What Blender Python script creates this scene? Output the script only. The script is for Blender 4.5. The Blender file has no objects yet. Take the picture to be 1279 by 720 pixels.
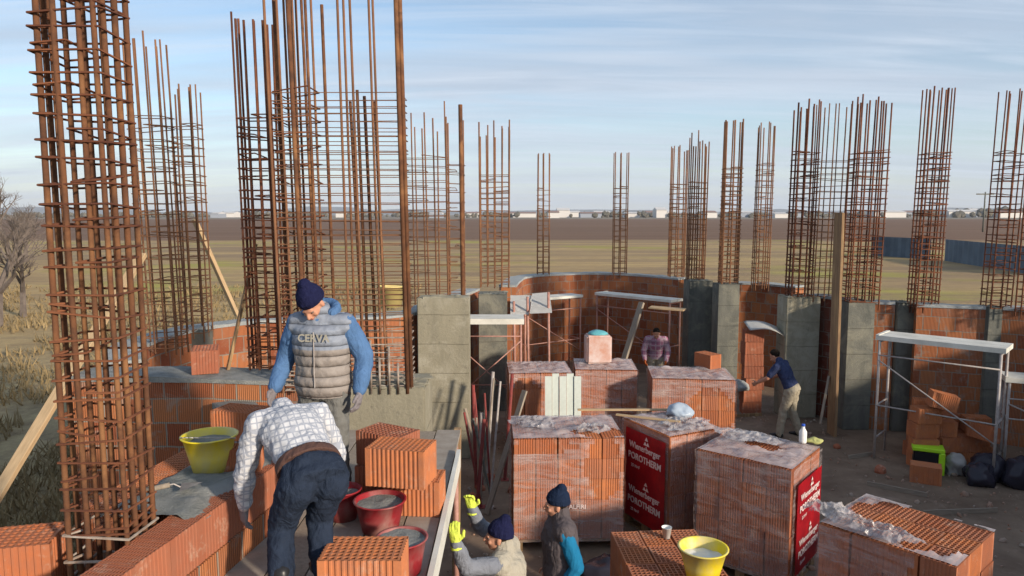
import bpy, bmesh, math, random
from mathutils import Vector, Matrix, Euler, noise
random.seed(7)
R = math.radians
sc = bpy.context.scene
C = sc.collection
PI = math.pi

# ------------------------------------------------------------------ camera
F = 900.0; TH = math.atan(92 / F); H = 4.0
cam = bpy.data.cameras.new('camera'); camo = bpy.data.objects.new('camera', cam); C.objects.link(camo)
cam.sensor_width = 36; cam.lens = 36 * F / 1279
cam.clip_start = 0.05; cam.clip_end = 30000
camo.location = (0, 0, H); camo.rotation_euler = (PI / 2 - TH, 0, 0)
sc.camera = camo
# ------------------------------------------------------------------ light
SUN_EL, SUN_AZ = 17.0, 46.0         # azimuth: degrees to the right of straight behind the camera
sdir = Vector((math.sin(R(SUN_AZ)) * math.cos(R(SUN_EL)), -math.cos(R(SUN_AZ)) * math.cos(R(SUN_EL)), math.sin(R(SUN_EL))))
w = bpy.data.worlds.new('World'); sc.world = w; w.use_nodes = True
nt = w.node_tree; N = nt.nodes; L = nt.links
for n in list(N): N.remove(n)
out = N.new('ShaderNodeOutputWorld'); bg = N.new('ShaderNodeBackground'); bg.inputs[1].default_value = 0.125
sky = N.new('ShaderNodeTexSky'); sky.sky_type = 'NISHITA'; sky.sun_disc = False
sky.sun_elevation = R(SUN_EL); sky.sun_rotation = math.atan2(sdir.x, sdir.y)
sky.air_density = 1.0; sky.dust_density = 0.6; sky.ozone_density = 2.2
tc = N.new('ShaderNodeTexCoord'); sx = N.new('ShaderNodeSeparateXYZ'); L.new(tc.outputs['Generated'], sx.inputs[0])
def wmath(op, a, b=None):
    m = N.new('ShaderNodeMath'); m.operation = op
    for i, v in enumerate((a, b)):
        if v is None: continue
        if isinstance(v, (int, float)): m.inputs[i].default_value = v
        else: L.new(v, m.inputs[i])
    return m.outputs[0]
zz = wmath('ADD', wmath('MAXIMUM', sx.outputs[2], 0.0), 0.10)
cx = wmath('DIVIDE', sx.outputs[0], zz); cy = wmath('DIVIDE', sx.outputs[1], zz)
cb = N.new('ShaderNodeCombineXYZ'); L.new(cx, cb.inputs[0]); L.new(cy, cb.inputs[1])
mp = N.new('ShaderNodeMapping'); mp.inputs['Rotation'].default_value = (0, 0, R(-22)); mp.inputs['Scale'].default_value = (0.30, 1.0, 1)
L.new(cb.outputs[0], mp.inputs[0])
n1 = N.new('ShaderNodeTexNoise'); n1.inputs['Scale'].default_value = 1.0; n1.inputs['Detail'].default_value = 9; n1.inputs['Roughness'].default_value = 0.55; n1.inputs['Distortion'].default_value = 0.5
L.new(mp.outputs[0], n1.inputs['Vector'])
rp = N.new('ShaderNodeValToRGB'); rp.color_ramp.elements[0].position = 0.40; rp.color_ramp.elements[1].position = 0.66
rp.color_ramp.elements[0].color = (0.05, 0.05, 0.05, 1); rp.color_ramp.elements[1].color = (0.9, 0.9, 0.9, 1)
L.new(n1.outputs[0], rp.inputs[0])
hz = wmath('POWER', wmath('SUBTRACT', 1.0, wmath('MAXIMUM', sx.outputs[2], 0.0)), 9.0)
fac = rp.outputs[0]; hzf = wmath('MULTIPLY', hz, 0.75)
mixw = N.new('ShaderNodeMixRGB'); L.new(fac, mixw.inputs[0]); L.new(sky.outputs[0], mixw.inputs[1])
mixw.inputs[2].default_value = (2.9, 3.45, 4.25, 1)
mixh = N.new('ShaderNodeMixRGB'); L.new(hzf, mixh.inputs[0]); L.new(mixw.outputs[0], mixh.inputs[1]); mixh.inputs[2].default_value = (3.9, 4.3, 4.8, 1)
n2w = N.new('ShaderNodeTexNoise'); n2w.inputs['Scale'].default_value = 3.2; n2w.inputs['Detail'].default_value = 8; n2w.inputs['Roughness'].default_value = 0.6; n2w.inputs['Distortion'].default_value = 0.8
mp2 = N.new('ShaderNodeMapping'); mp2.inputs['Rotation'].default_value = (0, 0, R(-24)); mp2.inputs['Scale'].default_value = (0.16, 1.2, 1); L.new(cb.outputs[0], mp2.inputs[0]); L.new(mp2.outputs[0], n2w.inputs['Vector'])
rp2 = N.new('ShaderNodeValToRGB'); rp2.color_ramp.elements[0].position = 0.42; rp2.color_ramp.elements[1].position = 0.68; rp2.color_ramp.elements[0].color = (0, 0, 0, 1); rp2.color_ramp.elements[1].color = (0.55, 0.55, 0.55, 1); L.new(n2w.outputs[0], rp2.inputs[0])
mixs = N.new('ShaderNodeMixRGB'); L.new(rp2.outputs[0], mixs.inputs[0]); L.new(mixh.outputs[0], mixs.inputs[1]); mixs.inputs[2].default_value = (4.2, 4.7, 5.4, 1)
L.new(mixs.outputs[0], bg.inputs[0]); L.new(bg.outputs[0], out.inputs[0])
sl = bpy.data.lights.new('sun', 'SUN'); sl.energy = 4.0; sl.angle = R(3.0); sl.color = (1.0, 0.86, 0.70)
slo = bpy.data.objects.new('sun', sl); C.objects.link(slo); slo.location = sdir * 50
slo.rotation_euler = sdir.to_track_quat('Z', 'Y').to_euler()
sc.view_settings.view_transform = 'Standard'; sc.view_settings.look = 'None'
sc.view_settings.exposure = 0.50; sc.view_settings.gamma = 1; sc.view_settings.use_curve_mapping = False
sc.cycles.max_bounces = 6; sc.cycles.transparent_max_bounces = 12; sc.cycles.diffuse_bounces = 3
sc.cycles.volume_bounces = 0

# ------------------------------------------------------------------ helpers
def P(px, py, Y=None, z=None):
    u = (px - 640) / F; v = (py - 360) / F
    d = Vector((u, math.cos(TH) - v * math.sin(TH), -math.sin(TH) - v * math.cos(TH)))
    t = Y / d.y if Y is not None else (z - H) / d.z
    return Vector((0, 0, H)) + d * t

def tag(o, label=None, cat=None, group=None, kind=None):
    if label: o['label'] = label
    if cat: o['category'] = cat
    if group: o['group'] = group
    if kind: o['kind'] = kind
    return o
def thing(name, label, cat, loc=(0, 0, 0), rz=0, group=None):
    o = bpy.data.objects.new(name, None); C.objects.link(o); o.empty_display_size = 0.1
    o.location = loc; o.rotation_euler = (0, 0, rz)
    return tag(o, label, cat, group)
def obj(name, bm, mat, parent=None, smooth=False, loc=None):
    me = bm if isinstance(bm, bpy.types.Mesh) else None
    if me is None:
        me = bpy.data.meshes.new(name); bm.normal_update(); bm.to_mesh(me); bm.free()
        if mat is not None:
            for m_ in (mat if isinstance(mat, (list, tuple)) else [mat]): me.materials.append(m_)
        if smooth:
            for p in me.polygons: p.use_smooth = True
    o = bpy.data.objects.new(name, me); C.objects.link(o)
    if parent: o.parent = parent
    if loc is not None: o.location = loc
    return o
def box(bm, x0, y0, z0, x1, y1, z1, M=None):
    vs = [bm.verts.new(Vector(c)) for c in ((x0, y0, z0), (x1, y0, z0), (x1, y1, z0), (x0, y1, z0), (x0, y0, z1), (x1, y0, z1), (x1, y1, z1), (x0, y1, z1))]
    if M:
        for v in vs: v.co = M @ v.co
    for f in ((0, 3, 2, 1), (4, 5, 6, 7), (0, 1, 5, 4), (1, 2, 6, 5), (2, 3, 7, 6), (3, 0, 4, 7)): bm.faces.new([vs[i] for i in f])
    return vs
def frame(p0, p1):
    d = (Vector(p1) - Vector(p0)); ln = d.length
    q = d.to_track_quat('Z', 'Y').to_matrix().to_4x4()
    return Matrix.Translation(Vector(p0)) @ q, ln
def tube(bm, p0, p1, r0, r1=None, n=8, cap=True):
    if r1 is None: r1 = r0
    M, ln = frame(p0, p1)
    a = [bm.verts.new(M @ Vector((r0 * math.cos(2 * PI * i / n), r0 * math.sin(2 * PI * i / n), 0))) for i in range(n)]
    b = [bm.verts.new(M @ Vector((r1 * math.cos(2 * PI * i / n), r1 * math.sin(2 * PI * i / n), ln))) for i in range(n)]
    for i in range(n): bm.faces.new((a[i], a[(i + 1) % n], b[(i + 1) % n], b[i]))
    if cap: bm.faces.new(list(reversed(a))); bm.faces.new(b)
def bar(bm, p0, p1, w_, t_):
    """rectangular board from p0 to p1, w_ wide, t_ thick"""
    M, ln = frame(p0, p1); box(bm, -w_ / 2, -t_ / 2, 0, w_ / 2, t_ / 2, ln, M)
def pathtube(bm, pts, r, n=6):
    for a, b in zip(pts[:-1], pts[1:]): tube(bm, a, b, r, r, n)
def ball(bm, c, r, M3=None, seg=16):
    if isinstance(r, (int, float)): r = (r, r, r)
    M = Matrix.Translation(Vector(c)) @ (M3.to_4x4() if M3 else Matrix.Identity(4)) @ Matrix.Diagonal((*r, 1))
    bmesh.ops.create_uvsphere(bm, u_segments=seg, v_segments=max(6, seg * 3 // 4), radius=1, matrix=M)
def lathe(bm, prof, n=28, c=(0, 0, 0)):
    c = Vector(c); rings = []
    for r, z in prof:
        if r < 1e-5: rings.append([bm.verts.new(c + Vector((0, 0, z)))])
        else: rings.append([bm.verts.new(c + Vector((r * math.cos(2 * PI * i / n), r * math.sin(2 * PI * i / n), z))) for i in range(n)])
    for a, b in zip(rings[:-1], rings[1:]):
        for i in range(n):
            j = (i + 1) % n
            if len(a) == 1 and len(b) == 1: continue
            if len(a) == 1: bm.faces.new((a[0], b[j], b[i]))
            elif len(b) == 1: bm.faces.new((a[i], a[j], b[0]))
            else: bm.faces.new((a[i], a[j], b[j], b[i]))

# ------------------------------------------------------------------ materials
class NB:
    def __init__(s, name):
        s.m = bpy.data.materials.new(name); s.m.use_nodes = True; s.nt = s.m.node_tree
        s.N = s.nt.nodes; s.L = s.nt.links; s.b = s.N['Principled BSDF']; s.o = s.N['Material Output']
        s.b.inputs['Specular IOR Level'].default_value = 0.25
    def n(s, t, **k):
        x = s.N.new('ShaderNode' + t)
        for a, v in k.items(): setattr(x, a, v)
        return x
    def link(s, a, b): s.L.new(a, b)
    def coord(s, kind='Object', scale=(1, 1, 1), rot=(0, 0, 0)):
        t = s.n('TexCoord'); m = s.n('Mapping'); m.inputs['Scale'].default_value = scale; m.inputs['Rotation'].default_value = rot
        s.link(t.outputs[kind], m.inputs[0]); return m.outputs[0]
    def world(s, scale=(1, 1, 1), rot=(0, 0, 0)):
        t = s.n('NewGeometry'); m = s.n('Mapping'); m.inputs['Scale'].default_value = scale; m.inputs['Rotation'].default_value = rot
        s.link(t.outputs['Position'], m.inputs[0]); return m.outputs[0]
    def noise(s, vec, scale, detail=6, rough=0.6, dist=0):
        x = s.n('TexNoise'); x.inputs['Scale'].default_value = scale; x.inputs['Detail'].default_value = detail
        x.inputs['Roughness'].default_value = rough; x.inputs['Distortion'].default_value = dist
        s.link(vec, x.inputs['Vector']); return x.outputs['Fac']
    def ramp(s, f, stops, interp='LINEAR'):
        r = s.n('ValToRGB'); r.color_ramp.interpolation = interp; e = r.color_ramp.elements
        while len(e) < len(stops): e.new(0.5)
        for el, (p, c) in zip(e, stops):
            el.position = p; el.color = (c, c, c, 1) if isinstance(c, (int, float)) else (*c, 1)
        s.link(f, r.inputs[0]); return r.outputs[0]
    def mix(s, f, a, b, mode='MIX'):
        x = s.n('MixRGB'); x.blend_type = mode
        for i, v in enumerate((f, a, b)):
            if isinstance(v, (int, float)): x.inputs[i].default_value = v if i == 0 else (v, v, v, 1)
            elif isinstance(v, tuple): x.inputs[i].default_value = (*v, 1)
            else: s.link(v, x.inputs[i])
        return x.outputs[0]
    def math(s, op, a, b=0.0):
        x = s.n('Math', operation=op)
        for i, v in enumerate((a, b)):
            if isinstance(v, (int, float)): x.inputs[i].default_value = v
            else: s.link(v, x.inputs[i])
        return x.outputs[0]
    def col(s, c):
        if isinstance(c, tuple): s.b.inputs['Base Color'].default_value = (*c, 1)
        else: s.link(c, s.b.inputs['Base Color'])
    def rough(s, v):
        if isinstance(v, (int, float)): s.b.inputs['Roughness'].default_value = v
        else: s.link(v, s.b.inputs['Roughness'])
    def bump(s, h, strength=0.5, dist=0.01):
        x = s.n('Bump'); x.inputs['Strength'].default_value = strength; x.inputs['Distance'].default_value = dist
        s.link(h, x.inputs['Height']); s.link(x.outputs[0], s.b.inputs['Normal'])

def mottled(name, c1, c2, scale=4, rough=0.85, bump=0.3, bd=0.01, coord='world', c3=None, stretch=(1, 1, 1)):
    k = NB(name); v = k.world(stretch) if coord == 'world' else k.coord('Object', stretch)
    f = k.noise(v, scale, 8, 0.65)
    c = k.mix(k.ramp(f, [(0.32, 0.0), (0.68, 1.0)]), c1, c2)
    if c3:
        g = k.noise(v, scale * 0.31, 5, 0.6, 0.5); c = k.mix(k.ramp(g, [(0.5, 0.0), (0.66, 1.0)]), c, c3)
    k.col(c); k.rough(rough)
    h = k.noise(v, scale * 9, 6, 0.7); k.bump(h, bump, bd)
    return k.m
def plain(name, c, rough=0.6, metal=0, var=0.12):
    k = NB(name); v = k.coord('Object'); f = k.noise(v, 14, 5, 0.6)
    k.col(k.mix(f, tuple(x * (1 - var * 1.6) for x in c), tuple(min(1, x * (1 + var)) for x in c)))
    k.rough(rough); k.b.inputs['Metallic'].default_value = metal
    return k.m

M_rust = mottled('rusty_steel', (0.165, 0.07, 0.032), (0.075, 0.036, 0.022), 9, 0.9, 0.5, 0.003, c3=(0.24, 0.115, 0.05))
M_rustd = mottled('dark_rusty_steel', (0.17, 0.062, 0.03), (0.075, 0.03, 0.02), 6, 0.9, 0.5, 0.003, c3=(0.22, 0.085, 0.04))
M_rustfar = mottled('brown_steel', (0.25, 0.12, 0.06), (0.12, 0.06, 0.036), 3, 0.9, 0.3, 0.003)
M_splash = mottled('mortar_splashed_steel', (0.42, 0.38, 0.33), (0.2, 0.13, 0.09), 10, 0.9, 0.5, 0.004)
M_conc = mottled('pale_concrete', (0.30, 0.275, 0.20), (0.22, 0.205, 0.15), 2.2, 0.85, 0.5, 0.006, c3=(0.36, 0.33, 0.25), stretch=(1, 1, .5))
M_concg = mottled('grey_concrete', (0.21, 0.205, 0.17), (0.12, 0.12, 0.105), 2.4, 0.85, 0.5, 0.006, c3=(0.27, 0.26, 0.20), stretch=(1, 1, .45))
def conc(name, c1, c2, c3):
    k = NB(name); v = k.world(); vs = k.world((1, 1, .22)); sp = k.n('SeparateXYZ'); k.link(v, sp.inputs[0])
    f = k.noise(vs, 4.5, 8, .68); c = k.mix(k.ramp(f, [(.3, 0.0), (.7, 1.0)]), c1, c2)
    c = k.mix(k.ramp(k.noise(v, 1.7, 7, .7, .8), [(.48, 0.0), (.62, .8)]), c, c3)
    c = k.mix(k.ramp(k.noise(v, 11, 6, .75), [(.58, 0.0), (.70, .7)]), c, (.12, .11, .09))
    fr = k.math('FRACT', k.math('DIVIDE', k.math('ADD', sp.outputs[2], k.math('MULTIPLY', k.noise(v, 2, 2, .5), .03)), .48))
    ln = k.ramp(fr, [(.0, 1.0), (.025, 0.0)]); c = k.mix(k.math('MULTIPLY', k.math('MULTIPLY', ln, .3), k.ramp(k.noise(v, 3, 4, .6), [(.4, 0.0), (.6, 1.0)])), c, (.10, .09, .075))
    k.col(c); k.rough(.88); h = k.math('ADD', k.math('MULTIPLY', ln, -.8), k.math('ADD', k.noise(v, 26, 6, .75), k.math('MULTIPLY', f, .8))); k.bump(h, .8, .012); return k.m
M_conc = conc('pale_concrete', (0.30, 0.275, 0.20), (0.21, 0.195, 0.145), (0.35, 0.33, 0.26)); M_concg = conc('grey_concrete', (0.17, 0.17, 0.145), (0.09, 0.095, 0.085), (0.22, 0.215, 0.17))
M_mortar = mottled('wet_mortar', (0.27, 0.28, 0.265), (0.15, 0.16, 0.155), 7, 0.75, 0.9, 0.02, c3=(0.33, 0.33, 0.31))
M_mortarp = mottled('pale_mortar', (0.40, 0.42, 0.41), (0.28, 0.30, 0.30), 7, 0.8, 0.9, 0.02)
M_floor = None
M_wood = mottled('raw_timber', (0.50, 0.36, 0.21), (0.36, 0.25, 0.14), 5, 0.8, 0.4, 0.004, 'obj', stretch=(8, 8, 1))
M_woodo = mottled('weathered_timber', (0.30, 0.19, 0.10), (0.19, 0.12, 0.07), 4, 0.85, 0.5, 0.004, c3=(0.36, 0.24, 0.12), stretch=(9, 9, 1))
M_woodg = mottled('grey_timber', (0.33, 0.28, 0.22), (0.22, 0.18, 0.14), 5, 0.85, 0.5, 0.004, 'obj', stretch=(8, 8, 1))
M_white = mottled('dusty_white_metal', (0.72, 0.71, 0.64), (0.52, 0.51, 0.45), 3, 0.55, 0.2, 0.003)
M_galv = mottled('scaffold_steel', (0.48, 0.45, 0.42), (0.30, 0.26, 0.24), 12, 0.5, 0.3, 0.002)
M_redsteel = mottled('red_painted_steel', (0.28, 0.05, 0.045), (0.14, 0.04, 0.035), 12, 0.6, 0.3, 0.002)
M_pinksteel = mottled('worn_pink_steel', (0.45, 0.25, 0.20), (0.30, 0.15, 0.12), 12, 0.6, 0.3, 0.002)
M_yellow = mottled('yellow_plastic', (0.80, 0.64, 0.02), (0.70, 0.55, 0.03), 6, 0.42, 0.1, 0.002, c3=(0.60, 0.52, 0.22))
M_redp = mottled('red_plastic', (0.30, 0.02, 0.028), (0.20, 0.018, 0.022), 8, 0.45, 0.1, 0.002, c3=(0.32, 0.16, 0.14))
M_black = plain('black_plastic', (0.02, 0.02, 0.022), 0.35)
M_lime = plain('lime_plastic', (0.42, 0.75, 0.03), 0.4)
M_blueg = plain('bluish_plastic', (0.35, 0.42, 0.5), 0.35)
M_teal = plain('teal_plastic', (0.12, 0.38, 0.42), 0.5)
M_whitep = plain('white_plastic', (0.75, 0.75, 0.72), 0.5)
M_label = mottled('red_printed_film', (0.60, 0.02, 0.03), (0.36, 0.014, 0.026), 6, 0.35, 0.4, 0.004)
M_labeltxt = plain('white_print', (0.75, 0.62, 0.6), 0.5, var=0.2)
M_fence = mottled('blue_grey_sheet', (0.13, 0.17, 0.22), (0.09, 0.12, 0.16), 0.6, 0.6, 0.2)
M_bark = mottled('bark', (0.17, 0.14, 0.12), (0.10, 0.08, 0.07), 6, 0.9)
M_skin = mottled('skin', (0.52, 0.27, 0.18), (0.45, 0.21, 0.13), 14, 0.55, 0.15, 0.002, 'obj')

def brick_mat(name, c1, c2, c3, dark=0.5, bw=0.25, bh=0.245):
    """clay hollow-block masonry in metres of UV: courses, thin mortar, vertical grooves, per-block tints"""
    k = NB(name); t = k.n('TexCoord'); uv = t.outputs['UV']
    b = k.n('TexBrick'); nu = k.n('TexNoise'); nu.inputs['Scale'].default_value = 3.0; nu.inputs['Detail'].default_value = 5; k.link(uv, nu.inputs['Vector']); va = k.n('VectorMath', operation='SCALE'); va.inputs['Scale'].default_value = .035; k.link(nu.outputs['Color'], va.inputs[0]); vb = k.n('VectorMath', operation='ADD'); k.link(uv, vb.inputs[0]); k.link(va.outputs[0], vb.inputs[1]); k.link(vb.outputs[0], b.inputs['Vector'])
    b.inputs['Scale'].default_value = 1; b.inputs['Brick Width'].default_value = bw; b.inputs['Row Height'].default_value = bh
    b.inputs['Mortar Size'].default_value = 0.009; b.inputs['Mortar Smooth'].default_value = 0.2; b.inputs['Bias'].default_value = 0.0
    b.inputs['Color1'].default_value = (*c1, 1); b.inputs['Color2'].default_value = (*c2, 1); b.inputs['Mortar'].default_value = (0.31, 0.27, 0.22, 1)
    w_ = k.world(); n = k.noise(w_, 1.3, 4, 0.6); n2 = k.noise(w_, 14, 6, 0.7)
    c = k.mix(k.ramp(n, [(0.5, 0.0), (0.68, 0.75)]), b.outputs['Color'], c3)
    c = k.mix(k.ramp(k.noise(w_, 3.7, 8, 0.75, 0.6), [(0.54, 0.0), (0.62, 0.55)]), c, (0.36, 0.30, 0.25)); c = k.mix(k.ramp(n2, [(0.60, 0.0), (0.8, 0.6)]), c, (0.42, 0.36, 0.30))       # mortar smears
    sp = k.n('SeparateXYZ'); k.link(uv, sp.inputs[0])
    g = k.math('SINE', k.math('MULTIPLY', sp.outputs[0], 2 * PI / 0.021))
    gr = k.ramp(g, [(0.2, 0.55), (0.6, 1.0)])
    c = k.mix(1.0, c, gr, 'MULTIPLY')
    k.col(c); k.rough(0.85)
    k.bump(k.math('ADD', k.math('MULTIPLY', g, 0.35), k.math('ADD', k.math('MULTIPLY', b.outputs['Fac'], -1.2), k.math('MULTIPLY', n2, 0.8))), 0.6, 0.006)
    return k.m
M_brick = brick_mat('orange_block_masonry', (0.52, 0.20, 0.08), (0.30, 0.085, 0.04), (0.40, 0.18, 0.10))
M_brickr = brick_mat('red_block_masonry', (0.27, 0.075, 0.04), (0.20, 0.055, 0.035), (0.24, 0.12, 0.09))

def clay(name, c1, c2):
    k = NB(name); oi = k.n('ObjectInfo'); v = k.world(); n = k.noise(v, 9, 6, 0.65); n2 = k.noise(v, 40, 4, 0.6)
    c = k.mix(oi.outputs['Random'], c1, c2); c = k.mix(k.ramp(n, [(0.35, 0.0), (0.7, 0.6)]), c, (0.30, 0.13, 0.08)); c = k.mix(k.ramp(k.noise(v, 5, 9, .78), [(.55, 0.0), (.68, .6)]), c, (.46, .34, .26))
    k.col(c); k.rough(0.88); k.bump(n2, 0.5, 0.004); return k.m
M_clay = clay('fired_clay', (0.54, 0.195, 0.075), (0.38, 0.12, 0.05))
M_clayd = clay('fired_clay_dark', (0.36, 0.12, 0.06), (0.30, 0.10, 0.055))
M_clayt = clay('fired_clay_core', (0.48, 0.185, 0.09), (0.36, 0.125, 0.065))

def wrap_mat(add=0.0, nm='shrink_film'):
    k = NB(nm); v = k.coord('Object', (1, 1, 1)); v2 = k.coord('Object', (1.2, 1.2, 7), (0.12, 0.07, 0))
    n = k.noise(v2, 1.9, 9, 0.72, 0.8); n3 = k.noise(v, 1.6, 5, 0.55)
    f = k.math('ADD', k.ramp(n, [(0.42, 0.05 + add), (0.72, 0.50 + add)]), k.ramp(n3, [(0.45, 0.0), (0.75, 0.30)]))
    k.col((0.62, 0.53, 0.51)); k.rough(0.16); k.b.inputs['Specular IOR Level'].default_value = 0.5
    k.bump(n, 0.7, 0.02)
    tr = k.n('BsdfTransparent'); tr.inputs[0].default_value = (0.96, 0.93, 0.93, 1)
    mx = k.n('MixShader'); k.link(f, mx.inputs[0]); k.link(tr.outputs[0], mx.inputs[1]); k.link(k.b.outputs[0], mx.inputs[2])
    k.link(mx.outputs[0], k.o.inputs['Surface']); return k.m
M_wrap = wrap_mat(); M_wraptop = wrap_mat(.28, 'denser_top_film')  # film on pallet tops is more opaque than on the sides

def ground_mat():
    k = NB('field_ground'); v = k.world(); sp = k.n('SeparateXYZ'); k.link(v, sp.inputs[0])
    wob = k.noise(v, 0.02, 3, 0.5); y = k.math('ADD', sp.outputs[1], k.math('MULTIPLY', wob, 22))
    n = k.noise(v, 0.9, 8, 0.7); nb = k.noise(v, 0.06, 5, 0.6)
    strips = k.noise(k.world((0.012, 0.09, 1)), 2.0, 5, 0.6)
    grass = k.mix(k.ramp(n, [(0.3, 0.0), (0.7, 1.0)]), (0.38, 0.255, 0.115), (0.52, 0.37, 0.17))
    grass = k.mix(k.ramp(strips, [(0.42, 0.0), (0.60, 0.75)]), grass, (0.26, 0.18, 0.11))
    grass = k.mix(k.ramp(nb, [(0.53, 0.0), (0.64, 0.8)]), grass, (0.38, 0.34, 0.07)); grass = k.mix(k.ramp(k.noise(k.world((.02, .55, 1), (0, 0, .25)), 3, 4, .6), [(.5, 0.0), (.62, .45)]), grass, (0.20, 0.14, 0.085))
    soil = k.mix(k.ramp(k.noise(k.world((0.004, 0.05, 1)), 3, 5, 0.6), [(0.35, 0.0), (0.65, 1.0)]), (0.16, 0.092, 0.056), (0.215, 0.13, 0.082))
    far = k.mix(nb, (0.27, 0.22, 0.16), (0.20, 0.17, 0.13))
    yn = k.math('DIVIDE', y, 1000.0)
    c = k.mix(k.ramp(yn, [(0.128, 0.0), (0.135, 1.0)]), grass, soil)
    c = k.mix(k.ramp(yn, [(0.62, 0.0), (0.70, 1.0)]), c, far)
    # scrub close to the building on the left
    near = k.mix(k.ramp(k.noise(v, 1.6, 9, 0.75), [(0.35, 0.0), (0.65, 1.0)]), (0.24, 0.175, 0.10), (0.46, 0.36, 0.19))
    c = k.mix(k.ramp(yn, [(0.028, 1.0), (0.045, 0.0)]), c, near)
    k.col(c); k.rough(0.95); k.bump(k.noise(v, 2.5, 8, 0.75), 0.8, 0.15); return k.m

def floor_mat():
    k = NB('dusty_slab'); v = k.world(); n = k.noise(v, 1.1, 8, 0.65); n2 = k.noise(v, 6, 6, 0.7)
    c = k.mix(k.ramp(n, [(0.35, 0.0), (0.65, 1.0)]), (0.13, 0.088, 0.06), (0.235, 0.17, 0.12))
    c = k.mix(k.ramp(n2, [(0.55, 0.0), (0.75, 0.6)]), c, (0.085, 0.056, 0.04)); c = k.mix(k.ramp(k.noise(v, 2.6, 9, .8, .5), [(.56, 0.0), (.64, .6)]), c, (.30, .22, .17))
    k.col(c); k.rough(0.8); k.bump(n2, 0.5, 0.01); return k.m

# ------------------------------------------------------------------ ground, slab, hills
bm = bmesh.new(); S = 9000
# radial-ish rings so that near ground can be uneven
ys = [-60, -20, -8, 0, 3, 6, 9, 12, 16, 20, 25, 32, 42, 60, 100, 200, 500, 1500, 4000, 9000]
xs = [-9000, -3000, -900, -300, -100, -50, -30, -20, -14, -10, -7, -5, -3, 0, 5, 10, 14, 20, 40, 100, 300, 900, 3000, 9000]
gv = [[bm.verts.new((x, y, -0.3)) for x in xs] for y in ys]
for i in range(len(ys) - 1):
    for j in range(len(xs) - 1): bm.faces.new((gv[i][j], gv[i][j + 1], gv[i + 1][j + 1], gv[i + 1][j]))
tag(obj('ground', bm, ground_mat()), kind='structure')
FP = [(-2.35, -2.5), (-2.35, 6.9), (-4.3, 7.1), (-4.95, 9.0), (-4.8, 10.4), (-3.9, 11.3), (-1.7, 12.3), (-1.2, 16), (-.2, 18.9), (2.4, 20.1), (3.9, 19.3), (5.2, 17.9), (6.6, 16.8), (7.4, 13.7), (8.7, 12.8), (10.4, 10.5), (10, 6.8), (8.6, 3.6), (6.4, 1.1), (3.6, -1), (0, -2.5)]
bm = bmesh.new()
a = [bm.verts.new((x, y, -0.32)) for x, y in FP]; b = [bm.verts.new((x, y, 0)) for x, y in FP]
bm.faces.new(list(reversed(b))); n_ = len(FP)
for i in range(n_): bm.faces.new((a[i], a[(i + 1) % n_], b[(i + 1) % n_], b[i]))
bmesh.ops.recalc_face_normals(bm, faces=bm.faces)
tag(obj('floor_slab', bm, floor_mat()), kind='structure')
bm = bmesh.new()
k1 = []; k2 = []
for i in range(121):
    x = -8500 + i * 17000 / 120; y = 7800 - (x / 8500) ** 2 * 1800
    h = 30 + 75 * max(0, noise.noise(Vector((x / 1400, 3.1, 0))) + 0.35) + 22 * noise.noise(Vector((x / 350, 7, 0)))
    k1.append(bm.verts.new((x, y, -5))); k2.append(bm.verts.new((x, y + 500, max(12, h) * 0.9)))
for i in range(120): bm.faces.new((k1[i], k1[i + 1], k2[i + 1], k2[i]))
tag(obj('hills', bm, mottled('distant_hill', (0.07, 0.085, 0.10), (0.10, 0.115, 0.12), 0.002), smooth=True), kind='structure')

# ------------------------------------------------------------------ walls
WT = 2.4
def ribbon(bm, pts, th, z0, z1, wob=0.0, zn=1, uvl=None):
    """thick wall along pts; UV in metres on its sides"""
    pts = [Vector((x, y)) for x, y in pts]; nrm = []
    for i in range(len(pts)):
        d = Vector((0, 0))
        if i: d += (pts[i] - pts[i - 1]).normalized()
        if i < len(pts) - 1: d += (pts[i + 1] - pts[i]).normalized()
        d.normalize(); nrm.append(Vector((-d.y, d.x)))
    L_ = [bm.verts.new((*(p + n * th / 2), z0)) for p, n in zip(pts, nrm)]; Rr = [bm.verts.new((*(p - n * th / 2), z0)) for p, n in zip(pts, nrm)]
    L1 = [bm.verts.new((v.co.x, v.co.y, z1 + random.uniform(-wob, wob))) for v in L_]; R1 = [bm.verts.new((v.co.x, v.co.y, z1 + random.uniform(-wob, wob))) for v in Rr]
    lay = bm.loops.layers.uv.verify(); s = [0]
    for i in range(1, len(pts)): s.append(s[-1] + (pts[i] - pts[i - 1]).length)
    def quad(vs, uvs):
        f = bm.faces.new(vs)
        for l, uv in zip(f.loops, uvs): l[lay].uv = uv
    for i in range(len(pts) - 1):
        a, b = s[i], s[i + 1]
        quad((L_[i + 1], L_[i], L1[i], L1[i + 1]), ((b, z0), (a, z0), (a, z1), (b, z1)))
        quad((Rr[i], Rr[i + 1], R1[i + 1], R1[i]), ((a, z0), (b, z0), (b, z1), (a, z1)))
        quad((L1[i], R1[i], R1[i + 1], L1[i + 1]), ((a, 0), (a, th), (b, th), (b, 0)))
        quad((L_[i], L_[i + 1], Rr[i + 1], Rr[i]), ((a, 0), (b, 0), (b, th), (a, th)))
    quad((Rr[0], L_[0], L1[0], R1[0])[::-1], ((0, z0), (th, z0), (th, z1), (0, z1)))
    quad((L_[-1], Rr[-1], R1[-1], L1[-1])[::-1], ((0, z0), (th, z0), (th, z1), (0, z1)))
def dens(pts, step=0.3):
    o = []
    for a, b in zip(pts[:-1], pts[1:]):
        n = max(1, round(math.dist(a, b) / step))
        for i in range(n): o.append((a[0] + (b[0] - a[0]) * i / n, a[1] + (b[1] - a[1]) * i / n))
    o.append(pts[-1]); return o
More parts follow.
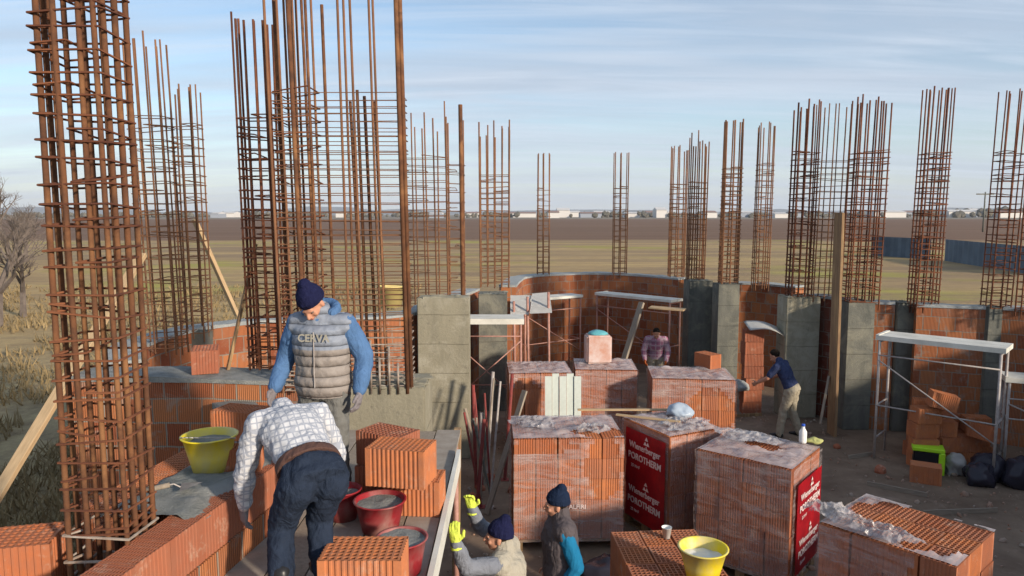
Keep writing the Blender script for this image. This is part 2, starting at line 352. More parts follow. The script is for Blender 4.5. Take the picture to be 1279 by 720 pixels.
def catmull(pts, n=4):
    q = [pts[0]] + list(pts) + [pts[-1]]; o = []
    for i in range(1, len(q) - 2):
        p0, p1, p2, p3 = (Vector(q[i + j - 1]) for j in range(4))
        for k in range(n):
            t = k / n
            o.append(tuple(0.5 * ((2 * p1) + (p2 - p0) * t + (2 * p0 - 5 * p1 + 4 * p2 - p3) * t * t + (3 * p1 - p0 - 3 * p2 + p3) * t ** 3)))
    o.append(tuple(pts[-1])); return o
def brick_wall(label, pts, th=0.38, z1=WT, mat=None, bed=M_mortarp, smoothp=True):
    c = catmull(pts) if smoothp and len(pts) > 2 else pts
    t = thing('brick_wall', label, 'wall', (c[0][0], c[0][1], 0))
    inv = [(x - c[0][0], y - c[0][1]) for x, y in c]
    bm = bmesh.new(); ribbon(bm, inv, th, 0.0, z1 - 0.05); obj('masonry', bm, mat or M_brick, t)
    bm = bmesh.new(); ribbon(bm, dens(inv, 0.22), th + 0.03, z1 - 0.047, z1, 0.012); obj('mortar_bed', bm, bed, t)
    return t
def column(label, x0, x1, y0, y1, z1=WT, mat=None, rz=0, name='concrete_column'):
    cx_, cy_ = (x0 + x1) / 2, (y0 + y1) / 2; hx, hy = (x1 - x0) / 2, (y1 - y0) / 2
    bm = bmesh.new(); box(bm, -hx, -hy, 0, hx, hy, z1)
    bmesh.ops.bevel(bm, geom=[e for e in bm.edges], offset=0.012, segments=2, affect='EDGES')
    # formwork lips and an uneven crust on top
    n = 5
    for i in range(26):
        r = random.uniform(.008, .03); a_ = random.uniform(.05, .35)
        ball(bm, (random.uniform(-1, 1) * hx * .82, random.uniform(-1, 1) * hy * .82, z1 - r * .2), (hx * a_, hy * random.uniform(.1, .35), r), seg=8)
    o = obj(name, bm, mat or M_conc, None, loc=(cx_, cy_, 0)); o.rotation_euler.z = rz
    return tag(o, label, 'column')

brick_wall('long curved back wall of orange clay blocks, lit by the sun behind the white scaffold decks', [(-0.1, 16.3), (0.02, 17.6), (0.25, 18.7), (1.0, 19.5), (2.4, 19.9), (3.6, 19.2), (4.35, 18.2)])
brick_wall('short orange block wall behind the man in the navy t-shirt', [(5.3, 17.2), (5.8, 17.0), (6.5, 16.2)], smoothp=False)
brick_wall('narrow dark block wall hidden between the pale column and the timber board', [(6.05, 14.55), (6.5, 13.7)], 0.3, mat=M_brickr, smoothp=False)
brick_wall('narrow sunlit orange block panel between two grey columns at the right scaffold', [(6.7, 13.35), (7.06, 13.2)], 0.3, smoothp=False)
brick_wall('orange block wall behind the right scaffold deck with a mortar topped edge', [(7.3, 12.95), (8.3, 12.6)], 0.36, smoothp=False)
brick_wall('curved block wall at the right picture edge beyond the last grey column', [(8.6, 12.5), (9.6, 11.6), (10.1, 10.2), (9.8, 7), (8.4, 3.9), (6.2, 1.4), (3.6, -.7), (0.4, -2.2)])
brick_wall('curved rear rim of the left bay in orange blocks with a pale mortar top', [(-4.25, 7.75), (-4.75, 8.9), (-4.6, 10.2), (-3.9, 10.95), (-2.5, 11.3), (-1.7, 11.9), (-1.35, 13.4), (-0.9, 15.6)])
brick_wall('thick orange block wall with a grey mortar top behind the man in the blue jacket', [(-4.4, 7.25), (-3.0, 7.2), (-1.6, 7.0)], 0.48, bed=M_mortar, smoothp=False)
brick_wall('low stepped run of blocks between the thick wall and the man in the blue jacket', [(-2.75, 6.93), (-2.35, 6.3), (-2.1, 5.6)], 0.34, 2.18, bed=M_mortar, smoothp=False)
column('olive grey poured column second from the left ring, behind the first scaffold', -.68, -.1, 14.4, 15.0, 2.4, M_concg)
column('large pale poured column to the right of the tall rusty cage', -1.53, -.70, 11.5, 12.0, 2.66)
column('low broad concrete block carrying the mortar splashed wide cage', -1.62, -.83, 6.72, 7.35, 2.36, M_conc)
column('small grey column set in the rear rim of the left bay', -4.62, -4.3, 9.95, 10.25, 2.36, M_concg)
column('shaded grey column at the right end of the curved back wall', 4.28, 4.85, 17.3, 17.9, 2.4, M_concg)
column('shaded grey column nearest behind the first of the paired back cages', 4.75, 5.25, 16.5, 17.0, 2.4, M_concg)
column('sunlit cream column between the navy t-shirt man and the timber board', 5.34, 6.0, 13.9, 14.4, 2.4, M_conc)
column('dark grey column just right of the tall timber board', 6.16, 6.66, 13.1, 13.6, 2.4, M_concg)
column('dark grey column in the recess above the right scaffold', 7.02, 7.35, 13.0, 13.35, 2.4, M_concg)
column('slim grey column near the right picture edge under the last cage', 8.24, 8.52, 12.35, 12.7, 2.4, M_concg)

# ------------------------------------------------------------------ clay hollow block (real grooves and cells)
def block_mesh(name, lx=0.25, ly=0.375, lz=0.238, nx=7, ny=11, grooves=True, holes=True, mat=None):
    bm = bmesh.new()
    gx = 9 if grooves else 1; gy = 13 if grooves else 1
    # outline with grooves
    def side(n, ln):
        o = []
        for i in range(n):
            a = i / n * ln; st = ln / n
            if grooves and 0 < i < n - 1: o += [(a + st * .15, 0), (a + st * .3, .006), (a + st * .7, .006), (a + st * .85, 0)]
            else: o += [(a, 0)]
        return o
    pts = []
    for s_, d_ in side(gx, lx): pts.append((s_, d_))
    for s_, d_ in side(gy, ly): pts.append((lx - d_, s_))
    for s_, d_ in side(gx, lx): pts.append((lx - s_, ly - d_))
    for s_, d_ in side(gy, ly): pts.append((d_, ly - s_))
    A = [bm.verts.new((x - lx / 2, y - ly / 2, 0)) for x, y in pts]; B = [bm.verts.new((x - lx / 2, y - ly / 2, lz)) for x, y in pts]
    for i in range(len(A)):
        j = (i + 1) % len(A); bm.faces.new((A[i], A[j], B[j], B[i]))
    bm.faces.new(list(reversed(A)))
    if not holes: bm.faces.new(B)
    else:
        m_ = 0.012
        # rim: four strips from the outline box, then the cell grid
        X = [-lx / 2 + m_ + (lx - 2 * m_) * i / nx for i in range(nx + 1)]; Y = [-ly / 2 + m_ + (ly - 2 * m_) * i / ny for i in range(ny + 1)]
        e = 0.0005
        def q(x0, y0, x1, y1, z=lz): 
            vs = [bm.verts.new(c) for c in ((x0, y0, z), (x1, y0, z), (x1, y1, z), (x0, y1, z))]; bm.faces.new(vs)
        q(-lx / 2 + .004, -ly / 2 + .004, lx / 2 - .004, Y[0]); q(-lx / 2 + .004, Y[-1], lx / 2 - .004, ly / 2 - .004)
        q(-lx / 2 + .004, Y[0], X[0], Y[-1]); q(X[-1], Y[0], lx / 2 - .004, Y[-1])
        for i in range(nx):
            for j in range(ny):
                x0, x1, y0, y1 = X[i], X[i + 1], Y[j], Y[j + 1]; t_ = 0.0045
                o = [bm.verts.new(c) for c in ((x0, y0, lz), (x1, y0, lz), (x1, y1, lz), (x0, y1, lz))]
                k = [bm.verts.new(c) for c in ((x0 + t_, y0 + t_, lz), (x1 - t_, y0 + t_, lz), (x1 - t_, y1 - t_, lz), (x0 + t_, y1 - t_, lz))]
                d = [bm.verts.new((v.co.x, v.co.y, lz - .06)) for v in k]
                for a_ in range(4):
                    b_ = (a_ + 1) % 4
                    bm.faces.new((o[a_], o[b_], k[b_], k[a_])); bm.faces.new((k[a_], k[b_], d[b_], d[a_]))
                bm.faces.new(d)
    me = bpy.data.meshes.new(name); bm.normal_update(); bm.to_mesh(me); bm.free(); me.materials.append(mat or M_clay); return me
ME_block = block_mesh('clay_block')
ME_blockflat = block_mesh('clay_block_plain', holes=False)
ME_blockd = block_mesh('clay_block_dark', mat=M_clayd)
ME_pal = block_mesh('pallet_block', 0.25, 0.30, 0.243, 6, 7, mat=M_clay)
ME_palt = block_mesh('pallet_block_core', 0.25, 0.30, 0.243, 6, 7, mat=M_clayt)
def clay_block(label, loc, rz=0, rx=0, ry=0, me=None, group=None, scale=1):
    o = bpy.data.objects.new('clay_block', me or ME_block); C.objects.link(o)
    o.location = loc; o.rotation_euler = (rx, ry, rz); o.scale = (scale,) * 3
    return tag(o, label, 'brick', group)

# near left wall, built of separate blocks
tw = thing('brick_wall', 'nearest wall at lower left with slotted block tops and grey mortar in the middle', 'wall', (-1.92, 3.7, 0), R(-9))
bm = bmesh.new(); ribbon(bm, [(-.1, .02), (-.1, 1.05)], 0.78, 0, 2.16); ribbon(bm, [(.19, -.9), (.19, .015)], 0.2, 0, 2.16); obj('masonry', bm, M_brick, tw)
for i in range(-3, 4):
    o = obj('block', ME_blockd, None, tw); o.location = (0.188, 0.12 + i * 0.253, 2.163); o.rotation_euler = (random.uniform(-.01, .01), 0, PI / 2 + random.uniform(-.02, .02)); o.scale = (1.0, 0.5, 1)
for i in range(4):
    o = obj('block', ME_block, None, tw); o.location = (-0.37, 0.16 + i * 0.253, 2.163); o.rotation_euler = (random.uniform(-.01, .01), 0, PI / 2 + random.uniform(-.02, .02)); o.scale = (1.0, 0.6, 1)
# mortar between and over the blocks
bm = bmesh.new(); gn = 34
grid = []
for i in range(gn + 1):
    row = []
    for j in range(13):
        u, v = j / 12, i / gn
        x = -0.30 + 0.55 * u + 0.05 * noise.noise(Vector((v * 6, u, 4))); y = -0.02 + 1.16 * v
        e = min(u, 1 - u) * 6; z = 2.38 + min(1, e) * (0.045 + 0.03 * noise.noise(Vector((x * 9, y * 9, 1)))) + 0.012 * noise.noise(Vector((x * 40, y * 40, 3)))
        row.append(bm.verts.new((x, y, z)))
    grid.append(row)
for i in range(gn):
    for j in range(12): bm.faces.new((grid[i][j], grid[i][j + 1], grid[i + 1][j + 1], grid[i + 1][j]))
obj('mortar_bed', bm, M_mortar, tw, True)
clay_block('pale topped block at the very lower left corner in front of the cage', (-2.50, 3.46, 2.13), PI / 2 + .25, me=ME_block, scale=1.12)
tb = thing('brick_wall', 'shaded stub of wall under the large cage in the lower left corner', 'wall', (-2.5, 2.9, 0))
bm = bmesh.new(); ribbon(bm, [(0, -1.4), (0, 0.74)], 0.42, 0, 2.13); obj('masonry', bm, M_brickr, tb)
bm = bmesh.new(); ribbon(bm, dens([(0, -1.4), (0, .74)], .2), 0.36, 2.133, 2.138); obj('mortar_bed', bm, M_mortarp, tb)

# ------------------------------------------------------------------ rebar cages
BAR = {}
def bar_mesh(r, mat):
    key = (round(r, 4), mat.name)
    if key not in BAR:
        bm = bmesh.new(); tube(bm, (0, 0, 0), (0, 0, 1), r, r, 8)
        me = bpy.data.meshes.new('bar'); bm.to_mesh(me); bm.free(); me.materials.append(mat)
        for p in me.polygons: p.use_smooth = len(p.vertices) == 4
        BAR[key] = me
    return BAR[key]
def place_bar(t, p0, p1, r, mat, name='bar'):
    d = Vector(p1) - Vector(p0)
    o = bpy.data.objects.new(name, bar_mesh(r, mat)); C.objects.link(o); o.parent = t
    o.location = p0; o.rotation_mode = 'QUATERNION'; o.rotation_quaternion = d.to_track_quat('Z', 'Y'); o.scale = (1, 1, d.length)
    return o
def stirrup_mesh(w_, d_, r, mat):
    bm = bmesh.new(); c = [(-w_ / 2, -d_ / 2, 0), (w_ / 2, -d_ / 2, .0), (w_ / 2, d_ / 2, 0), (-w_ / 2, d_ / 2, 0)]
    for i in range(4): tube(bm, c[i], c[(i + 1) % 4], r, r, 5)
    tube(bm, c[0], (-w_ / 2 + .06, -d_ / 2 + .06, .01), r, r, 5)
    me = bpy.data.meshes.new('stirrup'); bm.to_mesh(me); bm.free(); me.materials.append(mat); return me
def cage(label, x, y, z0, zs, zt, w_, d_, nx, ny, sp, rb, rs, mat=M_rustd, rz=0, lean=(0, 0), jt=0.12, smat=None, sub=True, tiltj=0.03, name='rebar_cage', zfirst=None, spl=None):
    t = thing(name, label, 'rebar', (x, y, z0), rz, 'rusty rebar cages rising from the walls')
    per = []
    for i in range(nx):
        u = -w_ / 2 + w_ * i / (nx - 1)
        per += [(u, -d_ / 2), (u, d_ / 2)]
    for j in range(1, ny - 1):
        v = -d_ / 2 + d_ * j / (ny - 1); per += [(-w_ / 2, v), (w_ / 2, v)]
    for (u, v) in per:
        top = zt - z0 + random.uniform(-jt, jt * .3); s = 1 - 2.2 * rb / max(w_, .1); s2 = 1 - 2.2 * rb / max(d_, .1)
        p0 = Vector((u * s, v * s2, random.uniform(-.1, -.02))); p1 = Vector((u * s + lean[0] * top + random.uniform(-.012, .012) * top / 2, v * s2 + lean[1] * top + random.uniform(-.012, .012) * top / 2, top))
        place_bar(t, p0, p1, rb * random.uniform(.9, 1.1), mat)
    me = stirrup_mesh(w_, d_, rs, smat or mat); me2 = stirrup_mesh(w_ * .5, d_, rs, smat or mat)
    z = 0.05 if zfirst is None else zfirst; i = 0
    while z < zs - z0:
        o = bpy.data.objects.new('stirrup', me); C.objects.link(o); o.parent = t
        o.location = (lean[0] * z + random.uniform(-.004, .004), lean[1] * z, z); o.rotation_euler = (random.gauss(0, tiltj), random.gauss(0, tiltj), random.gauss(0, .015))
        if sub and i % 2 == 0:
            o = bpy.data.objects.new('stirrup', me2); C.objects.link(o); o.parent = t
            o.location = (lean[0] * z + random.choice((-1, 1)) * w_ * .22, lean[1] * z, z + sp * .35); o.rotation_euler = (random.gauss(0, tiltj * 1.5), random.gauss(0, tiltj * 2.2), 0)
        z += sp * random.uniform(.85, 1.15); i += 1
    return t
# 1 the nearest one
t = cage('huge rusty cage closest to the camera filling the left side', -2.02, 3.5, 2.0, 5.6, 5.75, .32, .28, 4, 4, .105, .0135, .006, M_rust, lean=(-.004, 0), smat=M_rustd, jt=.05, tiltj=.045, zfirst=.45)
me = stirrup_mesh(.32, .29, .0065, M_splash)
for z in (.02, .1, .2, .31):
    o = obj('stirrup', me, None, t); o.location = (0, 0, z + .12); o.rotation_euler = (random.gauss(0, .07), random.gauss(0, .07), 0)
cage('thin tall cage just right of the nearest cage, on the left bay rim', -4.37, 9.0, 2.3, 5.2, 6.15, .42, .35, 4, 3, .13, .011, .006, lean=(-.02, 0), mat=M_rustfar)
cage('thin shorter cage behind the long sloping plank at left', -4.45, 10.1, 2.3, 5.3, 5.75, .32, .32, 3, 3, .13, .011, .006, lean=(-.01, 0), mat=M_rustfar)
cage('dark dense cage left of the man in the navy beanie and blue jacket', -2.56, 7.5, 2.3, 5.05, 5.95, .33, .35, 4, 4, .10, .012, .007, lean=(-.012, 0))
# 5 the wide wall cage: two dense ends and a ladder of long stirrups
W5 = thing('rebar_cage', 'wide tall cage spanning from the beanie man to a thick single bar', 'rebar', (0, 6.95, 2.3), 0, 'rusty rebar cages rising from the walls')
for (px, y, r, zt) in [(357, -.2, .013, 6.8), (364, .2, .012, 6.8), (372, -.2, .012, 6.7), (378, .2, .012, 6.6), (386, -.2, .022, 6.05), (381, 0, .012, 6.3), (405, -.2, .014, 6.1), (398, .2, .012, 6.7), (411, .2, .016, 6.0),
                       (437, .2, .012, 6.9), (441, -.2, .012, 6.9), (458, -.2, .012, 6.9), (470, .2, .012, 6.9), (485, -.2, .011, 6.9), (446, .25, .015, 5.1), (453, .2, .015, 5.2), (463, .25, .016, 5.15), (476, .25, .016, 5.1), (360, 0, .016, 6.4), (375, .1, .016, 6.2), (392, .1, .014, 6.1)]:
    x = (px - 640) / F * 6.95
    place_bar(W5, (x, y, 0), (x - .07 + random.uniform(-.015, .015), y, zt - 2.3), r, M_rust if r > .013 else M_rustfar)
xr = (509 - 640) / F * 6.75
bm = bmesh.new()
for a_ in range(3):
    an = a_ * 2.1; tube(bm, (xr + .022 * math.cos(an), -.2 + .022 * math.sin(an), 0), (xr - .07 + .022 * math.cos(an), -.2 + .022 * math.sin(an), 4.6), .021, .021, 8)
obj('thick_bar', bm, M_rust, W5, True)
xl = (352 - 640) / F * 6.75
me = stirrup_mesh(xr - xl, .42, .0042, M_rustfar); me2 = stirrup_mesh(.32, .42, .007, M_rustd); z = .02; i = 0
me3 = stirrup_mesh(xr - xl, .42, .0065, M_splash)
while z < 2.85:
    o = obj('stirrup', me3 if z < .55 else me, None, W5); o.location = ((xl + xr) / 2 - .035 * z / 2.3, 0, z); o.rotation_euler = (random.gauss(0, .02), random.gauss(0, .006), 0)
    if i % 2 == 0:
        o = obj('stirrup', me2, None, W5); o.location = (xl + .17 - .035 * z / 2.3, 0, z + .04); o.rotation_euler = (random.gauss(0, .05), random.gauss(0, .06), 0)
    z += random.choice((.05, .065, .085)); i += 1
for px in (443, 452, 463, 474, 486, 497):
    x = (px - 640) / F * 6.8; place_bar(W5, (x, -.24, 0), (x, -.24, random.uniform(.3, .6)), .011, M_splash)
# 6..15
def cg(label, px0, px1, yt, ys_, yb, Y, nx=4, ny=3, rb=.012, rs=.006, sp=.10, d_=.3, lean=0, mat=M_rustfar, **k):
    x = ((px0 + px1) / 2 - 640) / F * Y; w_ = (px1 - px0) / F * Y
    zf = lambda py: P(640, py, Y=Y).z
    return cage(label, x, Y, zf(yb), zf(ys_), zf(yt), w_, d_, nx, ny, sp, rb, rs, mat, lean=(lean, 0), **k)
cg('cage of thin bars right behind the thick single bar', 506, 562, 136, 195, 380, 13.2, 5, 3, .013, .006, .13, .5, lean=-.01, jt=.45)
t = cg('slender cage beside one thick upright bar over the pale column', 560, 581, 150, 200, 380, 12.2, 2, 2, .012, .006, .16, .4)
place_bar(t, (.12, -.22, 0), (.10, -.22, 3.3), .034, M_rust, 'thick_bar')
cg('pair of joined cages left of the open field gap', 600, 637, 152, 218, 356, 16.3, 5, 3, .016, .008, .13, .4, jt=.35)
cg('lone slim cage above the left half of the curved back wall', 671, 687, 192, 232, 343, 19.4, 3, 2, .014, .007, .14, .3, jt=.02)
cg('lone slim cage above the middle of the curved back wall', 766, 783, 191, 232, 344, 19.6, 3, 2, .014, .007, .14, .3, jt=.02)
cg('left, lower one of the two cages at the right end of the back wall', 836, 855, 183, 225, 350, 18.6, 3, 3, .015, .008, .13, .3, lean=.006)
cg('right, taller one of the two cages at the right end of the back wall', 859, 880, 168, 225, 352, 17.7, 4, 3, .016, .008, .13, .3, lean=.006, jt=.3)
cg('brown cage above the shaded column left of the navy t-shirt man', 900, 922, 150, 208, 354, 16.7, 3, 3, .018, .009, .10, .3, lean=.008, jt=.05)
cg('thin cage above the navy t-shirt man', 942, 960, 153, 206, 358, 16.4, 3, 3, .013, .007, .12, .3, lean=.01)
cg('cage above the cream column with broad dark bars', 986, 1013, 128, 190, 372, 14.1, 4, 3, .016, .008, .115, .35, lean=.012, jt=.25, mat=M_rustd)
cg('light ladder of long bars between two dense cages above the timber board', 1014, 1056, 130, 195, 372, 13.9, 4, 2, .011, .006, .12, .3, lean=.016, sub=False)
cg('dense dark cage just right of the tall timber board', 1058, 1096, 122, 190, 380, 13.3, 5, 3, .014, .008, .115, .4, lean=.018, mat=M_rustd)
cg('tall straight rusty cage above the right scaffold deck', 1142, 1171, 110, 187, 386, 12.9, 4, 4, .013, .008, .10, .33, lean=.022, mat=M_rustd, jt=.04)
cg('open rusty cage near the right picture edge', 1235, 1262, 113, 185, 388, 12.5, 3, 3, .012, .007, .12, .3, lean=.026, mat=M_rustd, jt=.04)
cg('rusty cage cut off by the right picture edge', 1280, 1310, 120, 185, 392, 12.0, 3, 3, .012, .007, .12, .3, lean=.02, mat=M_rustd, jt=.04)

# ------------------------------------------------------------------ timber
def plank(label, p0, p1, w_, t_, mat=M_wood, name='timber_plank', cat='plank', twist=0):
    p0, p1 = Vector(p0), Vector(p1); d = p1 - p0
    bm = bmesh.new(); box(bm, -w_ / 2, -t_ / 2, 0, w_ / 2, t_ / 2, d.length)
    bmesh.ops.bevel(bm, geom=[e for e in bm.edges], offset=min(w_, t_) * .08, segments=1, affect='EDGES')
    o = obj(name, bm, mat); o.location = p0; o.rotation_mode = 'QUATERNION'
    q = d.to_track_quat('Z', 'Y'); 
    o.rotation_quaternion = q @ Euler((0, 0, twist)).to_quaternion()
    return tag(o, label, cat)
def ext(a, b, t): a, b = Vector(a), Vector(b); return a + (b - a) * t
A_, B_ = P(20, 580, Y=6.3), P(178, 318, Y=8.4)
plank('long pale sloping prop outside the wall behind the nearest cage', ext(A_, B_, -.62), B_, .11, .05)
plank('pale sloping prop running down from the shorter left cage to the bay rim', P(297, 395, Y=10.9), P(243, 274, Y=10.5), .12, .05)
plank('thin dark stick leaning beside the dark dense cage', P(281, 480, Y=7.3), P(320, 305, Y=7.6), .035, .03, M_woodo, 'timber_stick', 'stick')
plank('tall brown timber board standing in front of the right hand columns', (5.83, 12.8, 0), P(1049, 266, Y=12.8), .31, .05, M_woodo, 'timber_board', 'board')
plank('thin stick leaning on the base of the timber board', P(1025, 530, Y=12.6), P(1036, 470, Y=12.9), .04, .04, M_woodg, 'timber_stick', 'stick')
plank('long pale batten leaning against the left front pallet', (-.34, 9.3, 0), P(656, 488, Y=9.75), .09, .03, M_woodg, 'timber_batten', 'batten')
plank('narrow upright post behind the platform bricks', (-.62, 7.6, 0), P(572, 535, Y=7.6), .08, .08, M_woodo, 'timber_post', 'post')

# ------------------------------------------------------------------ pallets
TXT = {}
def text_mesh(s, size, mat, ext_=0.0015, bold=0.0):
    cu = bpy.data.curves.new('lettering', 'FONT'); cu.body = s; cu.size = size; cu.extrude = ext_; cu.align_x = 'CENTER'; cu.align_y = 'CENTER'; cu.offset = bold; cu.resolution_u = 3
    o = bpy.data.objects.new('tmp_text', cu); C.objects.link(o); dg = bpy.context.evaluated_depsgraph_get()
    me = bpy.data.meshes.new_from_object(o.evaluated_get(dg)); bpy.data.objects.remove(o); me.materials.clear(); me.materials.append(mat); return me
def text(s, size, mat, parent, M, bold=0.0, sx_=1.0):
    me = text_mesh(s, size, mat, bold=bold); o = obj('lettering', me, None, parent); o.matrix_local = M @ Matrix.Diagonal((sx_, 1, 1, 1)); return o
def add_label(t, face, hx, hy, z0, z1, half, off):
    """red printed sheet on one side of the pallet with its white print"""
    # frame: X along the face to the right seen from outside, Y up, Z outward
    if face == '-X': M = Matrix(((0, 0, -1, -hx), (-1, 0, 0, off), (0, 1, 0, 0), (0, 0, 0, 1)))
    elif face == '+X': M = Matrix(((0, 0, 1, hx), (1, 0, 0, off), (0, 1, 0, 0), (0, 0, 0, 1)))
    elif face == '-Y': M = Matrix(((1, 0, 0, off), (0, 0, -1, -hy), (0, 1, 0, 0), (0, 0, 0, 1)))
    bm = bmesh.new(); n = 14; g0 = []
    for i in range(n + 1):
        row = []
        for j in range(n + 1):
            x = -half + 2 * half * i / n; y = z0 + (z1 - z0) * j / n
            row.append(bm.verts.new(M @ Vector((x, y, 0.046 + .003 * noise.noise(Vector((x * 5, y * 7, 1)))))))
        g0.append(row)
    for i in range(n):
        for j in range(n): bm.faces.new((g0[i][j], g0[i + 1][j], g0[i + 1][j + 1], g0[i][j + 1]))
    bmesh.ops.solidify(bm, geom=bm.faces[:], thickness=0.002)
    s = obj('printed_sheet', bm, M_label, t)
    hh = (z1 - z0) / 2
    for k in range(2):
        zc = z1 - hh * k
        def pm(y, x=0): return M @ Matrix.Translation((x, zc - y, .0525))
        text('Wienerberger', hh * .20, M_labeltxt, s, pm(hh * .34), .0012, half * 1.66 / (hh * .20 * 6.15))
        text('POROTHERM', hh * .205, M_labeltxt, s, pm(hh * .585), .002, half * 1.70 / (hh * .205 * 6.1))
        text('25 N+F', hh * .10, M_labeltxt, s, pm(hh * .80, -half * .45), .0)
        bm = bmesh.new()
        for dx, dy in ((-.5, -.4), (.5, -.4), (0, .4)):
            q = hh * .055; cx_, cy_ = dx * hh * .09, dy * hh * .13
            vs = [bm.verts.new((cx_ + a, cy_ + b, c)) for c in (0, .002) for a, b in ((-q, -q * .6), (q, -q * .6), (0, q * .9))]
            bm.faces.new((vs[3], vs[4], vs[5])); bm.faces.new((vs[2], vs[1], vs[0]))
        e = obj('emblem', bm, M_labeltxt, s); e.matrix_local = pm(hh * .15, half * .1)
    return s
def pallet(label, cx_, cy_, rz, nx=4, ny=3, layers=5, wrapped=True, holes=(), wrapseed=1, bags=True, sides_up=False, part_layers=None, skirt=None):
    bx, by, bz = 0.262, 0.312, 0.246
    hx, hy = nx * bx / 2, ny * by / 2; t = thing('brick_pallet', label, 'pallet', (cx_, cy_, 0), rz, 'pallets of clay blocks on the slab')
    bm = bmesh.new()
    for i in range(5):
        y = -hy + .05 + (2 * hy - .1) * i / 4; box(bm, -hx, y - .05, .115, hx, y + .05, .137)
    for x in (-hx + .06, 0, hx - .06):
        box(bm, x - .05, -hy, .0, x + .05, hy, .02)
        for y in (-hy + .07, 0, hy - .07): box(bm, x - .05, y - .06, .021, x + .05, y + .06, .114)
    obj('wooden_base', bm, M_woodo, t)
    for k in range(layers):
        for i in range(nx):
            for j in range(ny):
                if k < layers - 1 and 0 < i < nx - 1 and 0 < j < ny - 1: continue
                if part_layers and part_layers(i, j, k): continue
                o = obj('block', ME_palt if random.random() < .4 else ME_pal, None, t)
                jx, jy = random.uniform(-.005, .005), random.uniform(-.005, .005)
                o.location = (-hx + bx * (i + .5) + jx, -hy + by * (j + .5) + jy, .14 + bz * k)
                if sides_up: 
                    o.rotation_euler = (PI / 2, 0, PI / 2 * 0 + random.uniform(-.01, .01)); o.location.y += .12; o.location.z += .02; o.scale = (1, .8, 1.25)
                else: o.rotation_euler.z = random.uniform(-.015, .015)
    zt = .14 + bz * layers
    if wrapped:
        bm = bmesh.new(); g = .014; nn = 22
        random.seed(wrapseed)
        def sheet(fn, nu, nv, skip=None, mi=0):
            G = [[bm.verts.new(fn(i / nu, j / nv)) for j in range(nv + 1)] for i in range(nu + 1)]
            for i in range(nu):
                for j in range(nv):
                    if skip and skip((i + .5) / nu, (j + .5) / nv): continue
                    bm.faces.new((G[i][j], G[i + 1][j], G[i + 1][j + 1], G[i][j + 1])).material_index = mi
        def wob(p, nrm, a=.022):
            q = p * 5 + Vector((wrapseed * 3.1, 0, 0)); s = abs(noise.noise(q)) + .5 * abs(noise.noise(q * 2.7))
            return p + nrm * (g + a * s)
        Z0 = .12
        faces = {'-Y': (Vector((-hx, -hy, 0)), Vector((2 * hx, 0, 0)), Vector((0, -1, 0))), '+X': (Vector((hx, -hy, 0)), Vector((0, 2 * hy, 0)), Vector((1, 0, 0))),
                 '+Y': (Vector((hx, hy, 0)), Vector((-2 * hx, 0, 0)), Vector((0, 1, 0))), '-X': (Vector((-hx, hy, 0)), Vector((0, -2 * hy, 0)), Vector((-1, 0, 0)))}
        for key, (o_, e_, n_) in faces.items():
            hl = [h_ for h_ in holes if h_[0] == key]
            def sk(u, v, hl=hl):
                return any(((u - h_[1]) / h_[3]) ** 2 + ((v - h_[2]) / h_[4]) ** 2 < 1 + .5 * noise.noise(Vector((u * 7, v * 7, wrapseed))) for h_ in hl)
            sheet(lambda u, v, o_=o_, e_=e_, n_=n_: wob(o_ + e_ * u + Vector((0, 0, Z0 + (zt - Z0) * v)), n_), nn, nn, sk)
        hl = [h_ for h_ in holes if h_[0] == 'T']
        def topf(u, v):
            p = Vector((-hx + 2 * hx * u, -hy + 2 * hy * v, zt)); e = min(u, v, 1 - u, 1 - v)
            return wob(p, Vector((0, 0, 1)), .05 if e > .03 else .01)
        sheet(topf, 34, 34, lambda u, v: any(((u - h_[1]) / h_[3]) ** 2 + ((v - h_[2]) / h_[4]) ** 2 < 1 + .6 * noise.noise(Vector((u * 6, v * 6, wrapseed))) for h_ in hl), 1)
        obj('plastic_wrap', bm, [M_wrap, M_wraptop], t, True)
    t['ztop'] = zt
    return t, hx, hy, zt
def center(corner, rz, sx_, sy_):
    c, s = math.cos(rz), math.sin(rz); return corner[0] + c * sx_ - s * sy_, corner[1] + s * sx_ + c * sy_
# PA: the one with the big red printed sheet, corner towards the camera
rz = R(27); cx_, cy_ = center((1.90, 8.25), rz, .393, .52 + .01)
t, hx, hy, zt = pallet('tall pallet with a bright red printed sheet and white lettering on its left side', cx_, cy_, rz, 3, 3, 5, wrapseed=3, holes=(('T', .75, .4, .25, .3),))
add_label(t, '-X', hx, hy, .15, 1.3, hy * .84, -.05)
PA_top = (cx_, cy_, zt)
# PB
rz = R(-39.5); cx_, cy_ = center((2.05, 7.83), rz, .524, .52)
t, hx, hy, zt = pallet('large wrapped pallet left of the open floor with red print on its right end', cx_, cy_, rz, 4, 3, 5, wrapseed=5, holes=(('T', .55, .55, .2, .12),))
add_label(t, '+X', hx, hy, .2, 1.2, hy * .85, 0)
PB_top = (cx_, cy_, zt)
# PC
t, hx, hy, zt = pallet('torn wrapped pallet behind the man in the dark beanie and grey vest', .655, 8.72, R(2), 5, 3, 5, wrapseed=8, holes=(('-Y', .82, .72, .17, .3), ('T', .8, .2, .25, .2), ('-Y', .25, .93, .3, .07)))
text('ALFIRI', .075, M_labeltxt, t, Matrix.Translation((.10, -hy - .05, .56)) @ Matrix.Rotation(PI / 2, 4, 'X'), .001)
